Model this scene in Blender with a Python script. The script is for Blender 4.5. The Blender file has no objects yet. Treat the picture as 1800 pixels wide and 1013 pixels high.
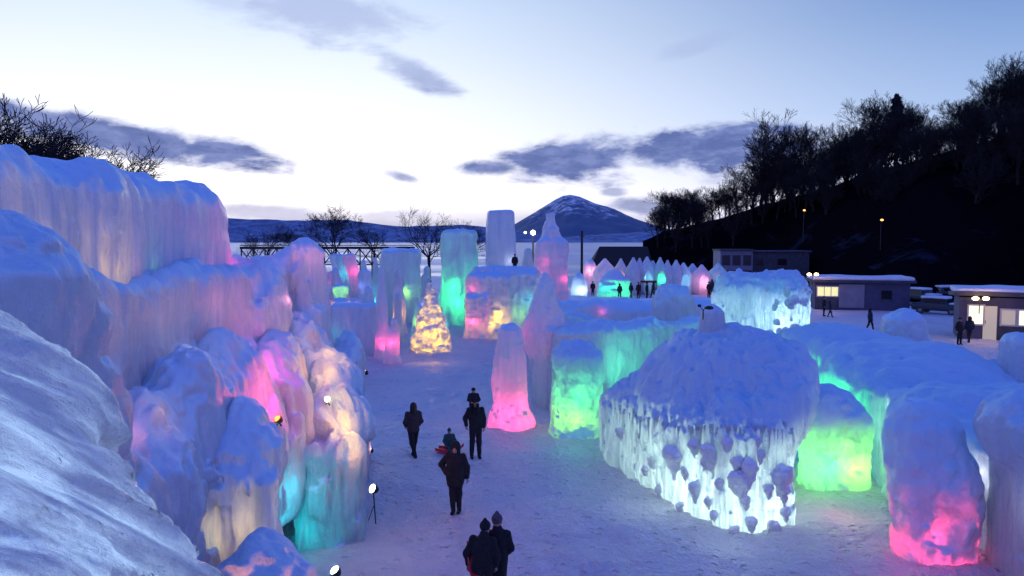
import bpy, math, random
import numpy as np
from mathutils import Vector, Matrix, Euler

C = bpy.context.scene.collection
scene = bpy.context.scene
R = math.radians

# ------------------------------------------------------------------ camera
CAM_H = 6.5
FPX = 1300.0                       # focal length in pixels of the 1800 px wide photograph
PITCH = math.atan((506.5 - 424.0) / FPX)
cam_d = bpy.data.cameras.new('camera')
cam_d.lens = 36.0 * FPX / 1800.0
cam_d.sensor_width = 36.0
cam_d.clip_start = 0.05
cam_d.clip_end = 30000
cam = bpy.data.objects.new('camera', cam_d)
C.objects.link(cam)
cam.location = (0, 0, CAM_H)
cam.rotation_euler = (math.pi / 2 - PITCH, 0, 0)
scene.camera = cam


def W(px, py, y):
    """world point of a photo pixel at distance y"""
    u = (px - 900.0) / FPX
    v = (506.5 - py) / FPX
    dy = math.cos(PITCH) + v * math.sin(PITCH)
    dz = -math.sin(PITCH) + v * math.cos(PITCH)
    t = y / dy
    return (u * t, y, CAM_H + dz * t)


def G(px, py, z=0.0):
    """world point of a photo pixel on the level z"""
    u = (px - 900.0) / FPX
    v = (506.5 - py) / FPX
    dy = math.cos(PITCH) + v * math.sin(PITCH)
    dz = -math.sin(PITCH) + v * math.cos(PITCH)
    t = (z - CAM_H) / dz
    return (u * t, dy * t, z)


def azel(px, py):
    x, y, z = W(px, py, 100.0)
    z -= CAM_H
    return math.atan2(x, y), math.atan2(z, math.hypot(x, y))


# ------------------------------------------------------------------ colour management
scene.view_settings.view_transform = 'Standard'
scene.view_settings.look = 'None'
scene.view_settings.exposure = 0.0
scene.view_settings.gamma = 1.0
scene.view_settings.use_curve_mapping = False
scene.render.engine = 'CYCLES'
scene.cycles.max_bounces = 5
scene.cycles.diffuse_bounces = 3
scene.cycles.glossy_bounces = 2
scene.cycles.transmission_bounces = 3
scene.cycles.sample_clamp_indirect = 3.0
scene.cycles.use_denoising = True


def lin(r, g, b):
    f = lambda c: (c / 255.0 / 12.92) if c <= 10 else ((c / 255.0 + 0.055) / 1.055) ** 2.4
    return (f(r), f(g), f(b), 1.0)


# ------------------------------------------------------------------ world: dusk sky
world = bpy.data.worlds.new("World")
scene.world = world
world.use_nodes = True
wt = world.node_tree
wt.nodes.clear()


class NT:
    """tiny node-graph helper"""
    def __init__(s, t): s.t = t
    def n(s, kind, **kw):
        nd = s.t.nodes.new(kind)
        for k, v in kw.items(): setattr(nd, k, v)
        return nd
    def put(s, sock, v):
        if isinstance(v, bpy.types.NodeSocket): s.t.links.new(v, sock)
        elif v is not None:
            try: sock.default_value = v
            except Exception: sock.default_value = (v, v, v)
    def m(s, op, a, b=None, c=None, clamp=False):
        nd = s.n('ShaderNodeMath', operation=op, use_clamp=clamp)
        s.put(nd.inputs[0], a)
        if b is not None: s.put(nd.inputs[1], b)
        if c is not None: s.put(nd.inputs[2], c)
        return nd.outputs[0]
    def smooth(s, v, a, b, lo=0.0, hi=1.0):
        nd = s.n('ShaderNodeMapRange', interpolation_type='SMOOTHSTEP')
        s.put(nd.inputs['Value'], v)
        nd.inputs['From Min'].default_value = a
        nd.inputs['From Max'].default_value = b
        nd.inputs['To Min'].default_value = lo
        nd.inputs['To Max'].default_value = hi
        return nd.outputs[0]
    def ramp(s, v, stops):
        nd = s.n('ShaderNodeValToRGB')
        s.put(nd.inputs[0], v)
        el = nd.color_ramp.elements
        while len(el) > 1: el.remove(el[0])
        el[0].position = stops[0][0]; el[0].color = stops[0][1]
        for p, c in stops[1:]:
            e = el.new(p); e.color = c
        return nd.outputs[0]
    def mix(s, f, a, b):
        nd = s.n('ShaderNodeMix', data_type='RGBA')
        s.put(nd.inputs[0], f); s.put(nd.inputs[6], a); s.put(nd.inputs[7], b)
        return nd.outputs[2]
    def noise(s, vec, scale, detail=3, rough=0.55, dist=0.0):
        nd = s.n('ShaderNodeTexNoise')
        if vec is not None: s.put(nd.inputs['Vector'], vec)
        nd.inputs['Scale'].default_value = scale
        nd.inputs['Detail'].default_value = detail
        nd.inputs['Roughness'].default_value = rough
        nd.inputs['Distortion'].default_value = dist
        return nd.outputs[0]
    def mapping(s, vec, scale=(1, 1, 1), rot=(0, 0, 0), loc=(0, 0, 0)):
        nd = s.n('ShaderNodeMapping')
        s.put(nd.inputs[0], vec)
        nd.inputs[1].default_value = loc
        nd.inputs[2].default_value = rot
        nd.inputs[3].default_value = scale
        return nd.outputs[0]


w = NT(wt)
tc = w.n('ShaderNodeTexCoord')
sep = w.n('ShaderNodeSeparateXYZ')
wt.links.new(tc.outputs['Generated'], sep.inputs[0])
sx, sy, sz = sep.outputs
az = w.m('ARCTAN2', sx, sy)
el = w.m('ARCSINE', sz)
eln = w.m('DIVIDE', el, R(90), clamp=True)
# afterglow side and far side of the dome, blended by azimuth
glow = w.ramp(eln, [(0.0, (1.05, 0.95, 1.02, 1)), (0.04, (1.3, 1.25, 1.3, 1)), (0.10, (1.08, 1.12, 1.25, 1)),
                    (0.155, (0.84, 0.94, 1.10, 1)), (0.215, (0.60, 0.76, 1.00, 1)), (0.33, (0.27, 0.45, 0.98, 1)),
                    (0.55, (0.05, 0.17, 0.76, 1)), (1.0, (0.006, 0.10, 0.66, 1))])
far = w.ramp(eln, [(0.0, (0.80, 0.80, 0.98, 1)), (0.05, (0.66, 0.74, 1.0, 1)), (0.10, (0.38, 0.54, 0.86, 1)),
                   (0.17, (0.20, 0.34, 0.68, 1)), (0.215, (0.14, 0.25, 0.60, 1)), (0.33, (0.12, 0.25, 0.72, 1)),
                   (0.55, (0.04, 0.15, 0.74, 1)), (1.0, (0.006, 0.10, 0.66, 1))])
back = w.ramp(eln, [(0.0, (0.42, 0.35, 0.84, 1)), (0.1, (0.36, 0.33, 0.86, 1)), (0.3, (0.13, 0.20, 0.80, 1)),
                    (1.0, (0.006, 0.10, 0.66, 1))])
azd = w.m('ABSOLUTE', w.m('ADD', az, R(22)))
f1 = w.smooth(azd, R(6), R(60))
f2 = w.smooth(azd, R(66), R(125))
sky = w.mix(f2, w.mix(f1, glow, far), back)
# clouds: soft dark-lavender banks, each given by the direction it lies in
comb = w.n('ShaderNodeCombineXYZ')
w.put(comb.inputs[0], az); w.put(comb.inputs[1], w.m('MULTIPLY', el, 2.6)); comb.inputs[2].default_value = 0.3
cn = w.noise(comb.outputs[0], 9.0, 6, 0.6, 0.4)
cn2 = w.noise(w.mapping(comb.outputs[0], loc=(3, 1, 5)), 26.0, 4, 0.6, 0.2)
nz = w.m('ADD', w.m('MULTIPLY', w.m('SUBTRACT', cn, 0.5), 2.4), w.m('MULTIPLY', w.m('SUBTRACT', cn2, 0.5), 0.9))
CLOUDS = [  # px, py, half width px, half height px, slope (down to the right), density
    (560, 24, 140, 46, 0.02, 0.8), (395, 2, 80, 22, 0.1, 0.45), (728, 126, 74, 24, 0.42, 0.85),
    (245, 246, 235, 30, 0.13, 1.3), (380, 262, 90, 26, 0.12, 1.2), (100, 228, 140, 26, 0.15, 0.9),
    (860, 296, 66, 13, -0.02, 1.0), (1015, 285, 125, 36, -0.05, 1.3), (1180, 270, 110, 28, -0.1, 1.2),
    (1270, 262, 175, 34, -0.02, 1.5), (1390, 262, 90, 22, 0.0, 0.9), (960, 300, 60, 16, 0.1, .9),
    (710, 312, 32, 9, 0.2, 0.8), (1078, 338, 20, 7, 0.0, 0.7), (1225, 80, 60, 14, -0.25, 0.42),
    (470, 375, 170, 15, 0.08, 0.55), (690, 380, 110, 10, 0.0, 0.4), (1130, 364, 55, 13, 0.05, 0.8),
    (1205, 352, 60, 8, -0.1, 0.35), (1330, 312, 90, 10, -0.05, 0.35),
]
dens = None
for (cx, cy, hw, hh, sl, dn) in CLOUDS:
    a0, e0 = azel(cx, cy)
    a1, _ = azel(cx + hw, cy)
    _, e1 = azel(cx, cy - hh)
    ra, re = abs(a1 - a0), abs(e1 - e0)
    da = w.m('SUBTRACT', az, a0)
    de = w.m('ADD', w.m('SUBTRACT', el, e0), w.m('MULTIPLY', da, sl))
    q = w.m('ADD', w.m('POWER', w.m('ABSOLUTE', w.m('DIVIDE', da, ra)), 2.0),
            w.m('POWER', w.m('ABSOLUTE', w.m('DIVIDE', de, re)), 2.0))
    q = w.m('ADD', w.m('POWER', q, 0.5), nz)
    k = w.m('MULTIPLY', w.smooth(q, 1.45, 0.35), dn)
    dens = k if dens is None else w.m('MAXIMUM', dens, k)
# low bank of cloud along the horizon
bank = w.m('MULTIPLY', w.smooth(w.m('ADD', el, w.m('MULTIPLY', nz, 0.012)), R(2.9), R(0.8)), 0.55)
dens = w.m('MAXIMUM', dens, w.m('MULTIPLY', bank, w.smooth(azd, R(70), R(30))))
dens = w.m('MINIMUM', w.m('MULTIPLY', dens, 0.92), 0.95)
cloudcol = w.mix(w.smooth(cn2, 0.35, 0.65), (0.09, 0.14, 0.40, 1), (0.19, 0.25, 0.56, 1))
cloudcol = w.mix(w.smooth(el, R(8), R(15)), cloudcol, (0.42, 0.50, 0.80, 1))
sky = w.mix(dens, sky, cloudcol)
lp = w.n('ShaderNodeBackground')
w.put(lp.inputs[0], sky)
lp.inputs[1].default_value = 1.0
wo = w.n('ShaderNodeOutputWorld')
wt.links.new(lp.outputs[0], wo.inputs[0])

# a whisper of directional afterglow, low above the lake
sun_d = bpy.data.lights.new('afterglow_sun', 'SUN')
sun_d.energy = 0.12
sun_d.angle = R(25)
sun_d.color = (0.85, 0.88, 1.0)
sun = bpy.data.objects.new('afterglow_sun', sun_d)
C.objects.link(sun)
sun.rotation_euler = Vector((math.sin(R(-13)), math.cos(R(-13)), math.tan(R(9)))).to_track_quat('Z', 'Y').to_euler()

# ------------------------------------------------------------------ object helpers


def tag(o, label=None, cat=None, group=None, kind=None):
    if label: o['label'] = label
    if cat: o['category'] = cat
    if group: o['group'] = group
    if kind: o['kind'] = kind
    return o


def empty(name, loc, rz=0.0, label=None, cat=None, group=None):
    o = bpy.data.objects.new(name, None)
    o.empty_display_size = 0.2
    C.objects.link(o)
    o.location = loc
    o.rotation_euler = (0, 0, rz)
    return tag(o, label, cat, group)


def mesh_np(name, V, F, mat, parent=None, smooth=True):
    """F: (n,3) or (n,4) int array"""
    V = np.asarray(V, dtype=np.float32); F = np.asarray(F, dtype=np.int32)
    me = bpy.data.meshes.new(name)
    k = F.shape[1]
    me.vertices.add(len(V)); me.vertices.foreach_set('co', V.ravel())
    me.loops.add(F.size); me.loops.foreach_set('vertex_index', F.ravel())
    me.polygons.add(len(F))
    me.polygons.foreach_set('loop_start', np.arange(len(F), dtype=np.int32) * k)
    me.polygons.foreach_set('loop_total', np.full(len(F), k, dtype=np.int32))
    if smooth: me.polygons.foreach_set('use_smooth', np.ones(len(F), dtype=bool))
    me.update(calc_edges=True)
    me.validate()
    if mat: me.materials.append(mat)
    o = bpy.data.objects.new(name, me)
    C.objects.link(o)
    if parent is not None: o.parent = parent
    return o


class MB:
    """collects boxes / tubes / lathes and links them as one mesh"""
    def __init__(s): s.v = []; s.f = []
    def add(s, vs, fs):
        b = len(s.v); s.v += [tuple(v) for v in vs]; s.f += [tuple(i + b for i in f) for f in fs]
        return s
    def box(s, c, h, rz=0.0, rx=0.0, ry=0.0, taper=1.0):
        M = Euler((rx, ry, rz)).to_matrix()
        vs = []
        for z in (-1, 1):
            t = taper if z > 0 else 1.0
            for x, y in ((-1, -1), (1, -1), (1, 1), (-1, 1)):
                vs.append(Vector(c) + M @ Vector((x * h[0] * t, y * h[1] * t, z * h[2])))
        return s.add(vs, [(3, 2, 1, 0), (4, 5, 6, 7), (0, 1, 5, 4), (1, 2, 6, 5), (2, 3, 7, 6), (3, 0, 4, 7)])
    def tube(s, p0, p1, r0, r1, n=8, cap=True):
        p0 = Vector(p0); p1 = Vector(p1); d = (p1 - p0)
        if d.length < 1e-6: return s
        q = d.to_track_quat('Z', 'Y').to_matrix()
        vs = []
        for p, r in ((p0, r0), (p1, r1)):
            for i in range(n):
                a = 2 * math.pi * i / n
                vs.append(p + q @ Vector((math.cos(a) * r, math.sin(a) * r, 0)))
        fs = [(i, (i + 1) % n, n + (i + 1) % n, n + i) for i in range(n)]
        if cap: fs += [tuple(range(n - 1, -1, -1)), tuple(range(n, 2 * n))]
        return s.add(vs, fs)
    def lathe(s, c, prof, n=16, q=None):
        c = Vector(c); vs = []; fs = []
        for (r, z) in prof:
            for i in range(n):
                a = 2 * math.pi * i / n
                p = Vector((math.cos(a) * r, math.sin(a) * r, z))
                vs.append(c + (q @ p if q else p))
        for j in range(len(prof) - 1):
            for i in range(n):
                fs.append((j * n + i, j * n + (i + 1) % n, (j + 1) * n + (i + 1) % n, (j + 1) * n + i))
        fs.append(tuple(range(n - 1, -1, -1))); fs.append(tuple(range((len(prof) - 1) * n, len(prof) * n)))
        return s.add(vs, fs)
    def build(s, name, mat, parent=None, smooth=False, bevel=0.0):
        me = bpy.data.meshes.new(name)
        me.from_pydata([tuple(v) for v in s.v], [], s.f)
        if smooth:
            me.polygons.foreach_set('use_smooth', [True] * len(me.polygons))
        me.update()
        if mat: me.materials.append(mat)
        o = bpy.data.objects.new(name, me)
        C.objects.link(o)
        if parent is not None: o.parent = parent
        if bevel:
            b = o.modifiers.new('bevel', 'BEVEL'); b.width = bevel; b.segments = 2; b.limit_method = 'ANGLE'
        return o


def copy_tree(o, parent=None):
    c = o.copy(); C.objects.link(c)
    c.parent = parent
    for ch in list(o.children):
        if ch.name in scene.objects: copy_tree(ch, c)
    return c


# ------------------------------------------------------------------ signed-distance modelling (one continuous surface per body)
def _hash(i, j, k, seed):
    n = (i * 374761393 + j * 668265263 + k * 2147483647 + seed * 1274126177) & 0xFFFFFFFF
    n = ((n ^ (n >> 13)) * 1274126177) & 0xFFFFFFFF
    n = n ^ (n >> 16)
    return (n & 0xFFFF).astype(np.float32) / 65535.0


def vnoise(X, Y, Z, seed=0):
    xi = np.floor(X).astype(np.int64); yi = np.floor(Y).astype(np.int64); zi = np.floor(Z).astype(np.int64)
    fx = (X - xi).astype(np.float32); fy = (Y - yi).astype(np.float32); fz = (Z - zi).astype(np.float32)
    fx = fx * fx * (3 - 2 * fx); fy = fy * fy * (3 - 2 * fy); fz = fz * fz * (3 - 2 * fz)
    r = 0
    for a in (0, 1):
        wa = fx if a else 1 - fx
        for b in (0, 1):
            wb = fy if b else 1 - fy
            for c in (0, 1):
                wc = fz if c else 1 - fz
                r = r + wa * wb * wc * _hash(xi + a, yi + b, zi + c, seed)
    return r * 2 - 1


def smin(a, b, k):
    if k <= 0: return np.minimum(a, b)
    h = np.clip(0.5 + 0.5 * (b - a) / k, 0, 1)
    return b * (1 - h) + a * h - k * h * (1 - h)


def prim_eval(p, X, Y, Z):
    t = p[0].lstrip('-')
    if t == 'e':                                     # ellipsoid: centre, radii[, rotz, tilt x]
        c, r = p[1], p[2]
        x, y, z = X - c[0], Y - c[1], Z - c[2]
        if len(p) > 3:
            cs, sn = math.cos(p[3]), math.sin(p[3]); x, y = x * cs + y * sn, -x * sn + y * cs
        k0 = np.sqrt((x / r[0]) ** 2 + (y / r[1]) ** 2 + (z / r[2]) ** 2) + 1e-6
        k1 = np.sqrt((x / r[0] ** 2) ** 2 + (y / r[1] ** 2) ** 2 + (z / r[2] ** 2) ** 2) + 1e-6
        return k0 * (k0 - 1) / k1
    if t == 'b':                                     # rounded box: centre, half, round, rotz, ry(shear-lean x), taper
        c, h, rd = p[1], p[2], p[3]
        rz = p[4] if len(p) > 4 else 0.0
        ry = p[5] if len(p) > 5 else 0.0
        tp = p[6] if len(p) > 6 else 0.0
        x, y, z = X - c[0], Y - c[1], Z - c[2]
        if rz: cs, sn = math.cos(rz), math.sin(rz); x, y = x * cs + y * sn, -x * sn + y * cs
        if ry: cs, sn = math.cos(ry), math.sin(ry); x, z = x * cs - z * sn, x * sn + z * cs
        sc = 1.0
        if tp: sc = np.clip(1.0 - tp * (z / h[2]), 0.05, 3.0)
        qx = np.abs(x) / sc - (h[0] - rd); qy = np.abs(y) / sc - (h[1] - rd); qz = np.abs(z) - (h[2] - rd)
        o = np.sqrt(np.maximum(qx, 0) ** 2 + np.maximum(qy, 0) ** 2 + np.maximum(qz, 0) ** 2)
        return o + np.minimum(np.maximum(qx, np.maximum(qy, qz)), 0) - rd
    if t == 'c':                                     # tapered capsule
        a, b, ra, rb = p[1], p[2], p[3], p[4]
        ba = np.array(b, float) - np.array(a, float)
        h = ((X - a[0]) * ba[0] + (Y - a[1]) * ba[1] + (Z - a[2]) * ba[2]) / max(1e-9, (ba ** 2).sum())
        h = np.clip(h, 0, 1)
        return np.sqrt((X - a[0] - h * ba[0]) ** 2 + (Y - a[1] - h * ba[1]) ** 2 + (Z - a[2] - h * ba[2]) ** 2) - (ra + (rb - ra) * h)
    if t == 'l':                                     # lathe: centre xy, [(z, r)...]
        c, prof = p[1], p[2]
        zs = [q[0] for q in prof]; rs = [q[1] for q in prof]
        rr = np.interp(Z, zs, rs)
        d = np.sqrt((X - c[0]) ** 2 + (Y - c[1]) ** 2) - rr
        d = d * 0.9
        return np.maximum(d, np.maximum(zs[0] - Z, Z - zs[-1]))
    if t == 'f':
        return p[1](X, Y, Z)
    raise ValueError(t)


def prim_box(p):
    t = p[0]
    if t == 'e':
        m = max(p[2][0], p[2][1]) if len(p) > 3 else None
        r = (m, m, p[2][2]) if m else p[2]
        return [p[1][i] - r[i] for i in range(3)], [p[1][i] + r[i] for i in range(3)]
    if t == 'b':
        h = p[2]
        rz = p[4] if len(p) > 4 else 0.0
        ry = p[5] if len(p) > 5 else 0.0
        tp = abs(p[6]) if len(p) > 6 else 0.0
        hx, hy = h[0] * (1 + tp), h[1] * (1 + tp)
        if ry: hx, hz = abs(hx * math.cos(ry)) + abs(h[2] * math.sin(ry)), abs(hx * math.sin(ry)) + abs(h[2] * math.cos(ry))
        else: hz = h[2]
        ax, ay = abs(hx * math.cos(rz)) + abs(hy * math.sin(rz)), abs(hx * math.sin(rz)) + abs(hy * math.cos(rz))
        return [p[1][0] - ax, p[1][1] - ay, p[1][2] - hz], [p[1][0] + ax, p[1][1] + ay, p[1][2] + hz]
    if t == 'c':
        a, b = p[1], p[2]; r = max(p[3], p[4])
        return [min(a[i], b[i]) - r for i in range(3)], [max(a[i], b[i]) + r for i in range(3)]
    if t == 'l':
        r = max(q[1] for q in p[2])
        return [p[1][0] - r, p[1][1] - r, p[2][0][0]], [p[1][0] + r, p[1][1] + r, p[2][-1][0]]
    if t == 'f':
        return p[2], p[3]


def sdf_mesh(prims, res, k=0.2, disp=(), seed=1, zmin=None, margin=0.0, clipk=0.0):
    """surface nets over a smooth union of primitives; prims whose type starts with '-' are carved out.
    disp: (amplitude, (fx,fy,fz)[, 'ridge'|'down']) noises pushed along the surface"""
    amp = sum(abs(d[0]) for d in disp)
    lo = np.array([1e9] * 3); hi = -lo
    for p in prims:
        if p[0][0] == '-': continue
        a, b = prim_box(p); lo = np.minimum(lo, a); hi = np.maximum(hi, b)
    pad = amp + 2.5 * res + margin + k * 0.25
    lo = lo - pad; hi = hi + pad
    if zmin is not None: lo[2] = max(lo[2], zmin - 2 * res)
    n = np.ceil((hi - lo) / res).astype(int) + 1
    xs = (lo[0] + np.arange(n[0]) * res).astype(np.float32)
    ys = (lo[1] + np.arange(n[1]) * res).astype(np.float32)
    zs = (lo[2] + np.arange(n[2]) * res).astype(np.float32)
    X, Y, Z = np.meshgrid(xs, ys, zs, indexing='ij')
    D = None
    for p in prims:
        if p[0][0] == '-': continue
        d = prim_eval(p, X, Y, Z).astype(np.float32)
        D = d if D is None else smin(D, d, k)
    for p in prims:
        if p[0][0] == '-':
            d = prim_eval(p, X, Y, Z).astype(np.float32)
            D = -smin(-D, d, min(k, 0.15))
    if disp:
        m = np.abs(D) < amp + 2 * res
        x, y, z = X[m], Y[m], Z[m]
        dd = 0
        for i, q in enumerate(disp):
            f = q[1]
            if callable(f): cx_, cy_, cz_ = f(x, y, z)
            else: cx_, cy_, cz_ = x * f[0], y * f[1], z * f[2]
            nz_ = vnoise(cx_, cy_, cz_, seed * 17 + i)
            if len(q) > 2 and q[2] == 'ridge': nz_ = 1 - 2 * np.abs(nz_)
            if len(q) > 2 and q[2] == 'bulge': nz_ = 2 * np.abs(nz_) - 1
            dd = dd + q[0] * nz_
        D[m] = D[m] - dd
    if zmin is not None: D = np.maximum(D, zmin - Z)
    for ax in range(3):                                # keep it closed
        sl = [slice(None)] * 3
        sl[ax] = 0; D[tuple(sl)] = np.maximum(D[tuple(sl)], res)
        sl[ax] = -1; D[tuple(sl)] = np.maximum(D[tuple(sl)], res)
    S = D < 0
    c = [S[i:S.shape[0] - 1 + i, j:S.shape[1] - 1 + j, l:S.shape[2] - 1 + l] for i in (0, 1) for j in (0, 1) for l in (0, 1)]
    cnt = sum(a.astype(np.int8) for a in c)
    act = (cnt > 0) & (cnt < 8)
    I = np.argwhere(act)
    idx = np.full(act.shape, -1, dtype=np.int32)
    idx[act] = np.arange(len(I))
    corners = [(i, j, l) for i in (0, 1) for j in (0, 1) for l in (0, 1)]
    vals = [D[I[:, 0] + a, I[:, 1] + b, I[:, 2] + e] for a, b, e in corners]
    acc = np.zeros((len(I), 3)); num = np.zeros(len(I))
    for u in range(8):
        for v in range(u + 1, 8):
            cu, cv = corners[u], corners[v]
            if sum(abs(cu[q] - cv[q]) for q in range(3)) != 1: continue
            a, b = vals[u], vals[v]
            m = (a < 0) != (b < 0)
            t = np.where(m, a / np.where(m, a - b, 1), 0)
            for q in range(3):
                acc[:, q] += np.where(m, cu[q] + t * (cv[q] - cu[q]), 0)
            num += m
    P = (I + acc / num[:, None]) * res + lo
    quads = []
    for ax in range(3):
        a1, a2 = (ax + 1) % 3, (ax + 2) % 3
        s0 = [slice(None)] * 3; s1 = [slice(None)] * 3
        s0[ax] = slice(0, -1); s1[ax] = slice(1, None)
        s0[a1] = s1[a1] = slice(1, -1); s0[a2] = s1[a2] = slice(1, -1)
        A = S[tuple(s0)]; B = S[tuple(s1)]
        for cond, flip in ((A & ~B, False), (~A & B, True)):
            E = np.argwhere(cond)
            if not len(E): continue
            E[:, a1] += 1; E[:, a2] += 1
            def at(o1, o2):
                e = E.copy(); e[:, a1] += o1; e[:, a2] += o2
                return idx[e[:, 0], e[:, 1], e[:, 2]]
            q = np.stack([at(-1, -1), at(0, -1), at(0, 0), at(-1, 0)], 1)
            if flip: q = q[:, ::-1]
            quads.append(q)
    return P, np.concatenate(quads)


def body(name, prims, res, mat, parent=None, k=0.2, disp=(), seed=1, zmin=None):
    V, F = sdf_mesh(prims, res, k, disp, seed, zmin)
    return mesh_np(name, V, F, mat, parent)


# ------------------------------------------------------------------ materials
def new_mat(name):
    m = bpy.data.materials.new(name); m.use_nodes = True
    t = m.node_tree; t.nodes.clear()
    return m, NT(t)


def simple(name, col, rough=0.6, metal=0.0, var=0.0, scale=8.0, emit=None, estr=0.0, bump=0.0):
    m, n = new_mat(name)
    p = n.n('ShaderNodeBsdfPrincipled')
    tcn = n.n('ShaderNodeTexCoord').outputs['Object']
    c = (col[0], col[1], col[2], 1)
    if var:
        d = tuple(max(0, x * (1 - var)) for x in col) + (1,)
        b = tuple(min(1, x * (1 + var)) for x in col) + (1,)
        n.put(p.inputs['Base Color'], n.mix(n.smooth(n.noise(tcn, scale, 4), 0.35, 0.65), d, b))
    else:
        p.inputs['Base Color'].default_value = c
    p.inputs['Roughness'].default_value = rough
    p.inputs['Metallic'].default_value = metal
    if emit:
        p.inputs['Emission Color'].default_value = (emit[0], emit[1], emit[2], 1)
        p.inputs['Emission Strength'].default_value = estr
    if bump:
        b = n.n('ShaderNodeBump'); b.inputs['Strength'].default_value = bump; b.inputs['Distance'].default_value = 0.03
        n.put(b.inputs['Height'], n.noise(tcn, scale * 2, 4)); n.put(p.inputs['Normal'], b.outputs[0])
    o = n.n('ShaderNodeOutputMaterial'); m.node_tree.links.new(p.outputs[0], o.inputs[0])
    return m


def ice_mat(name, cap=(0.25, 0.65), trans=0.6, vscale=3.0, streak=(3.5, 3.5, 0.35), bump=1.0, bscale=12.0,
            col=(0.72, 0.82, 0.93), snow=(0.52, 0.76, 0.93), rough=0.26, patch=(0.30, 0.62), patchmin=0.25, bdist=0.10, rot=(0, 0, 0), spec=0.5, basis=None, dark=0.82, capn=(0.55, 0.35), line=None):
    """frozen spray: opaque snow where it faces up, milky light-passing ice where it is steep"""
    m, n = new_mat(name)
    t = m.node_tree
    P = n.n('ShaderNodeTexCoord').outputs['Object']
    st = n.mapping(P, streak, rot)
    if basis:                                  # streaks drawn out along a direction on the slope
        cb = n.n('ShaderNodeCombineXYZ')
        for i_, (v_, f_) in enumerate(basis):
            dt = n.n('ShaderNodeVectorMath', operation='DOT_PRODUCT'); n.put(dt.inputs[0], P); dt.inputs[1].default_value = v_
            n.put(cb.inputs[i_], n.m('MULTIPLY', dt.outputs['Value'], f_))
        st = cb.outputs[0]
    ns = n.noise(st, 1.0, 5, 0.6, 0.3)
    nl = n.noise(P, 0.9, 4, 0.6, 0.3)
    nf = n.noise(P, bscale, 5, 0.65, 0.2)
    g = n.n('ShaderNodeNewGeometry')
    sp = n.n('ShaderNodeSeparateXYZ'); t.links.new(g.outputs['Normal'], sp.inputs[0])
    up = n.m('ADD', sp.outputs[2], n.m('MULTIPLY', n.m('SUBTRACT', nl, 0.5), capn[0]))
    up = n.m('ADD', up, n.m('MULTIPLY', n.m('SUBTRACT', nf, 0.5), capn[1]))
    capf = n.smooth(up, cap[0], cap[1])
    if line:                                   # rime and packed snow hold above this height, bare ice hangs below
        so = n.n('ShaderNodeSeparateXYZ'); t.links.new(P, so.inputs[0])
        zz = n.m('ADD', so.outputs[2], n.m('ADD', n.m('MULTIPLY', n.m('SUBTRACT', nl, 0.5), line[2]), n.m('MULTIPLY', n.m('SUBTRACT', ns, 0.5), line[2])))
        capf = n.m('MAXIMUM', capf, n.smooth(zz, line[0], line[1]))
    clear = n.smooth(n.m('ADD', n.m('MULTIPLY', ns, 0.65), n.m('MULTIPLY', nl, 0.35)), patch[0], patch[1], patchmin, 1.0)
    tf = n.m('MULTIPLY', n.m('MULTIPLY', clear, n.m('SUBTRACT', 1.0, capf)), trans)
    # bump
    bm = n.n('ShaderNodeBump'); bm.inputs['Strength'].default_value = bump; bm.inputs['Distance'].default_value = bdist
    hgt = n.m('ADD', n.m('MULTIPLY', ns, n.m('SUBTRACT', 1.0, n.m('MULTIPLY', capf, 0.6))), n.m('MULTIPLY', nf, 0.5))
    n.put(bm.inputs['Height'], hgt)
    sn = n.n('ShaderNodeBsdfPrincipled')
    n.put(sn.inputs['Base Color'], n.mix(capf, n.mix(n.smooth(ns, 0.35, 0.65), tuple(c * dark for c in col) + (1,), col + (1,)), snow + (1,)))
    n.put(sn.inputs['Roughness'], n.m('ADD', rough, n.m('MULTIPLY', capf, 0.5 - rough * 0.5)))
    sn.inputs['Specular IOR Level'].default_value = spec
    n.put(sn.inputs['Normal'], bm.outputs[0])
    tr = n.n('ShaderNodeBsdfTranslucent')
    tr.inputs['Color'].default_value = (0.93, 0.95, 0.97, 1)
    n.put(tr.inputs['Normal'], bm.outputs[0])
    mx = n.n('ShaderNodeMixShader')
    n.put(mx.inputs[0], tf); t.links.new(sn.outputs[0], mx.inputs[1]); t.links.new(tr.outputs[0], mx.inputs[2])
    o = n.n('ShaderNodeOutputMaterial'); t.links.new(mx.outputs[0], o.inputs[0])
    return m


def snow_mat(name, col=(0.80, 0.84, 0.92), bump=0.5, s1=1.2, s2=9.0, dist=0.08):
    m, n = new_mat(name)
    P = n.n('ShaderNodeTexCoord').outputs['Object']
    a = n.noise(P, s1, 5, 0.6, 0.3); b = n.noise(P, s2, 4, 0.65)
    bm = n.n('ShaderNodeBump'); bm.inputs['Strength'].default_value = bump; bm.inputs['Distance'].default_value = dist
    n.put(bm.inputs['Height'], n.m('ADD', a, n.m('MULTIPLY', b, 0.45)))
    p = n.n('ShaderNodeBsdfPrincipled')
    n.put(p.inputs['Base Color'], n.mix(n.smooth(a, 0.3, 0.7), tuple(c * 0.86 for c in col) + (1,), col + (1,)))
    p.inputs['Roughness'].default_value = 0.75
    p.inputs['Specular IOR Level'].default_value = 0.25
    n.put(p.inputs['Normal'], bm.outputs[0])
    o = n.n('ShaderNodeOutputMaterial'); m.node_tree.links.new(p.outputs[0], o.inputs[0])
    return m


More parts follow.
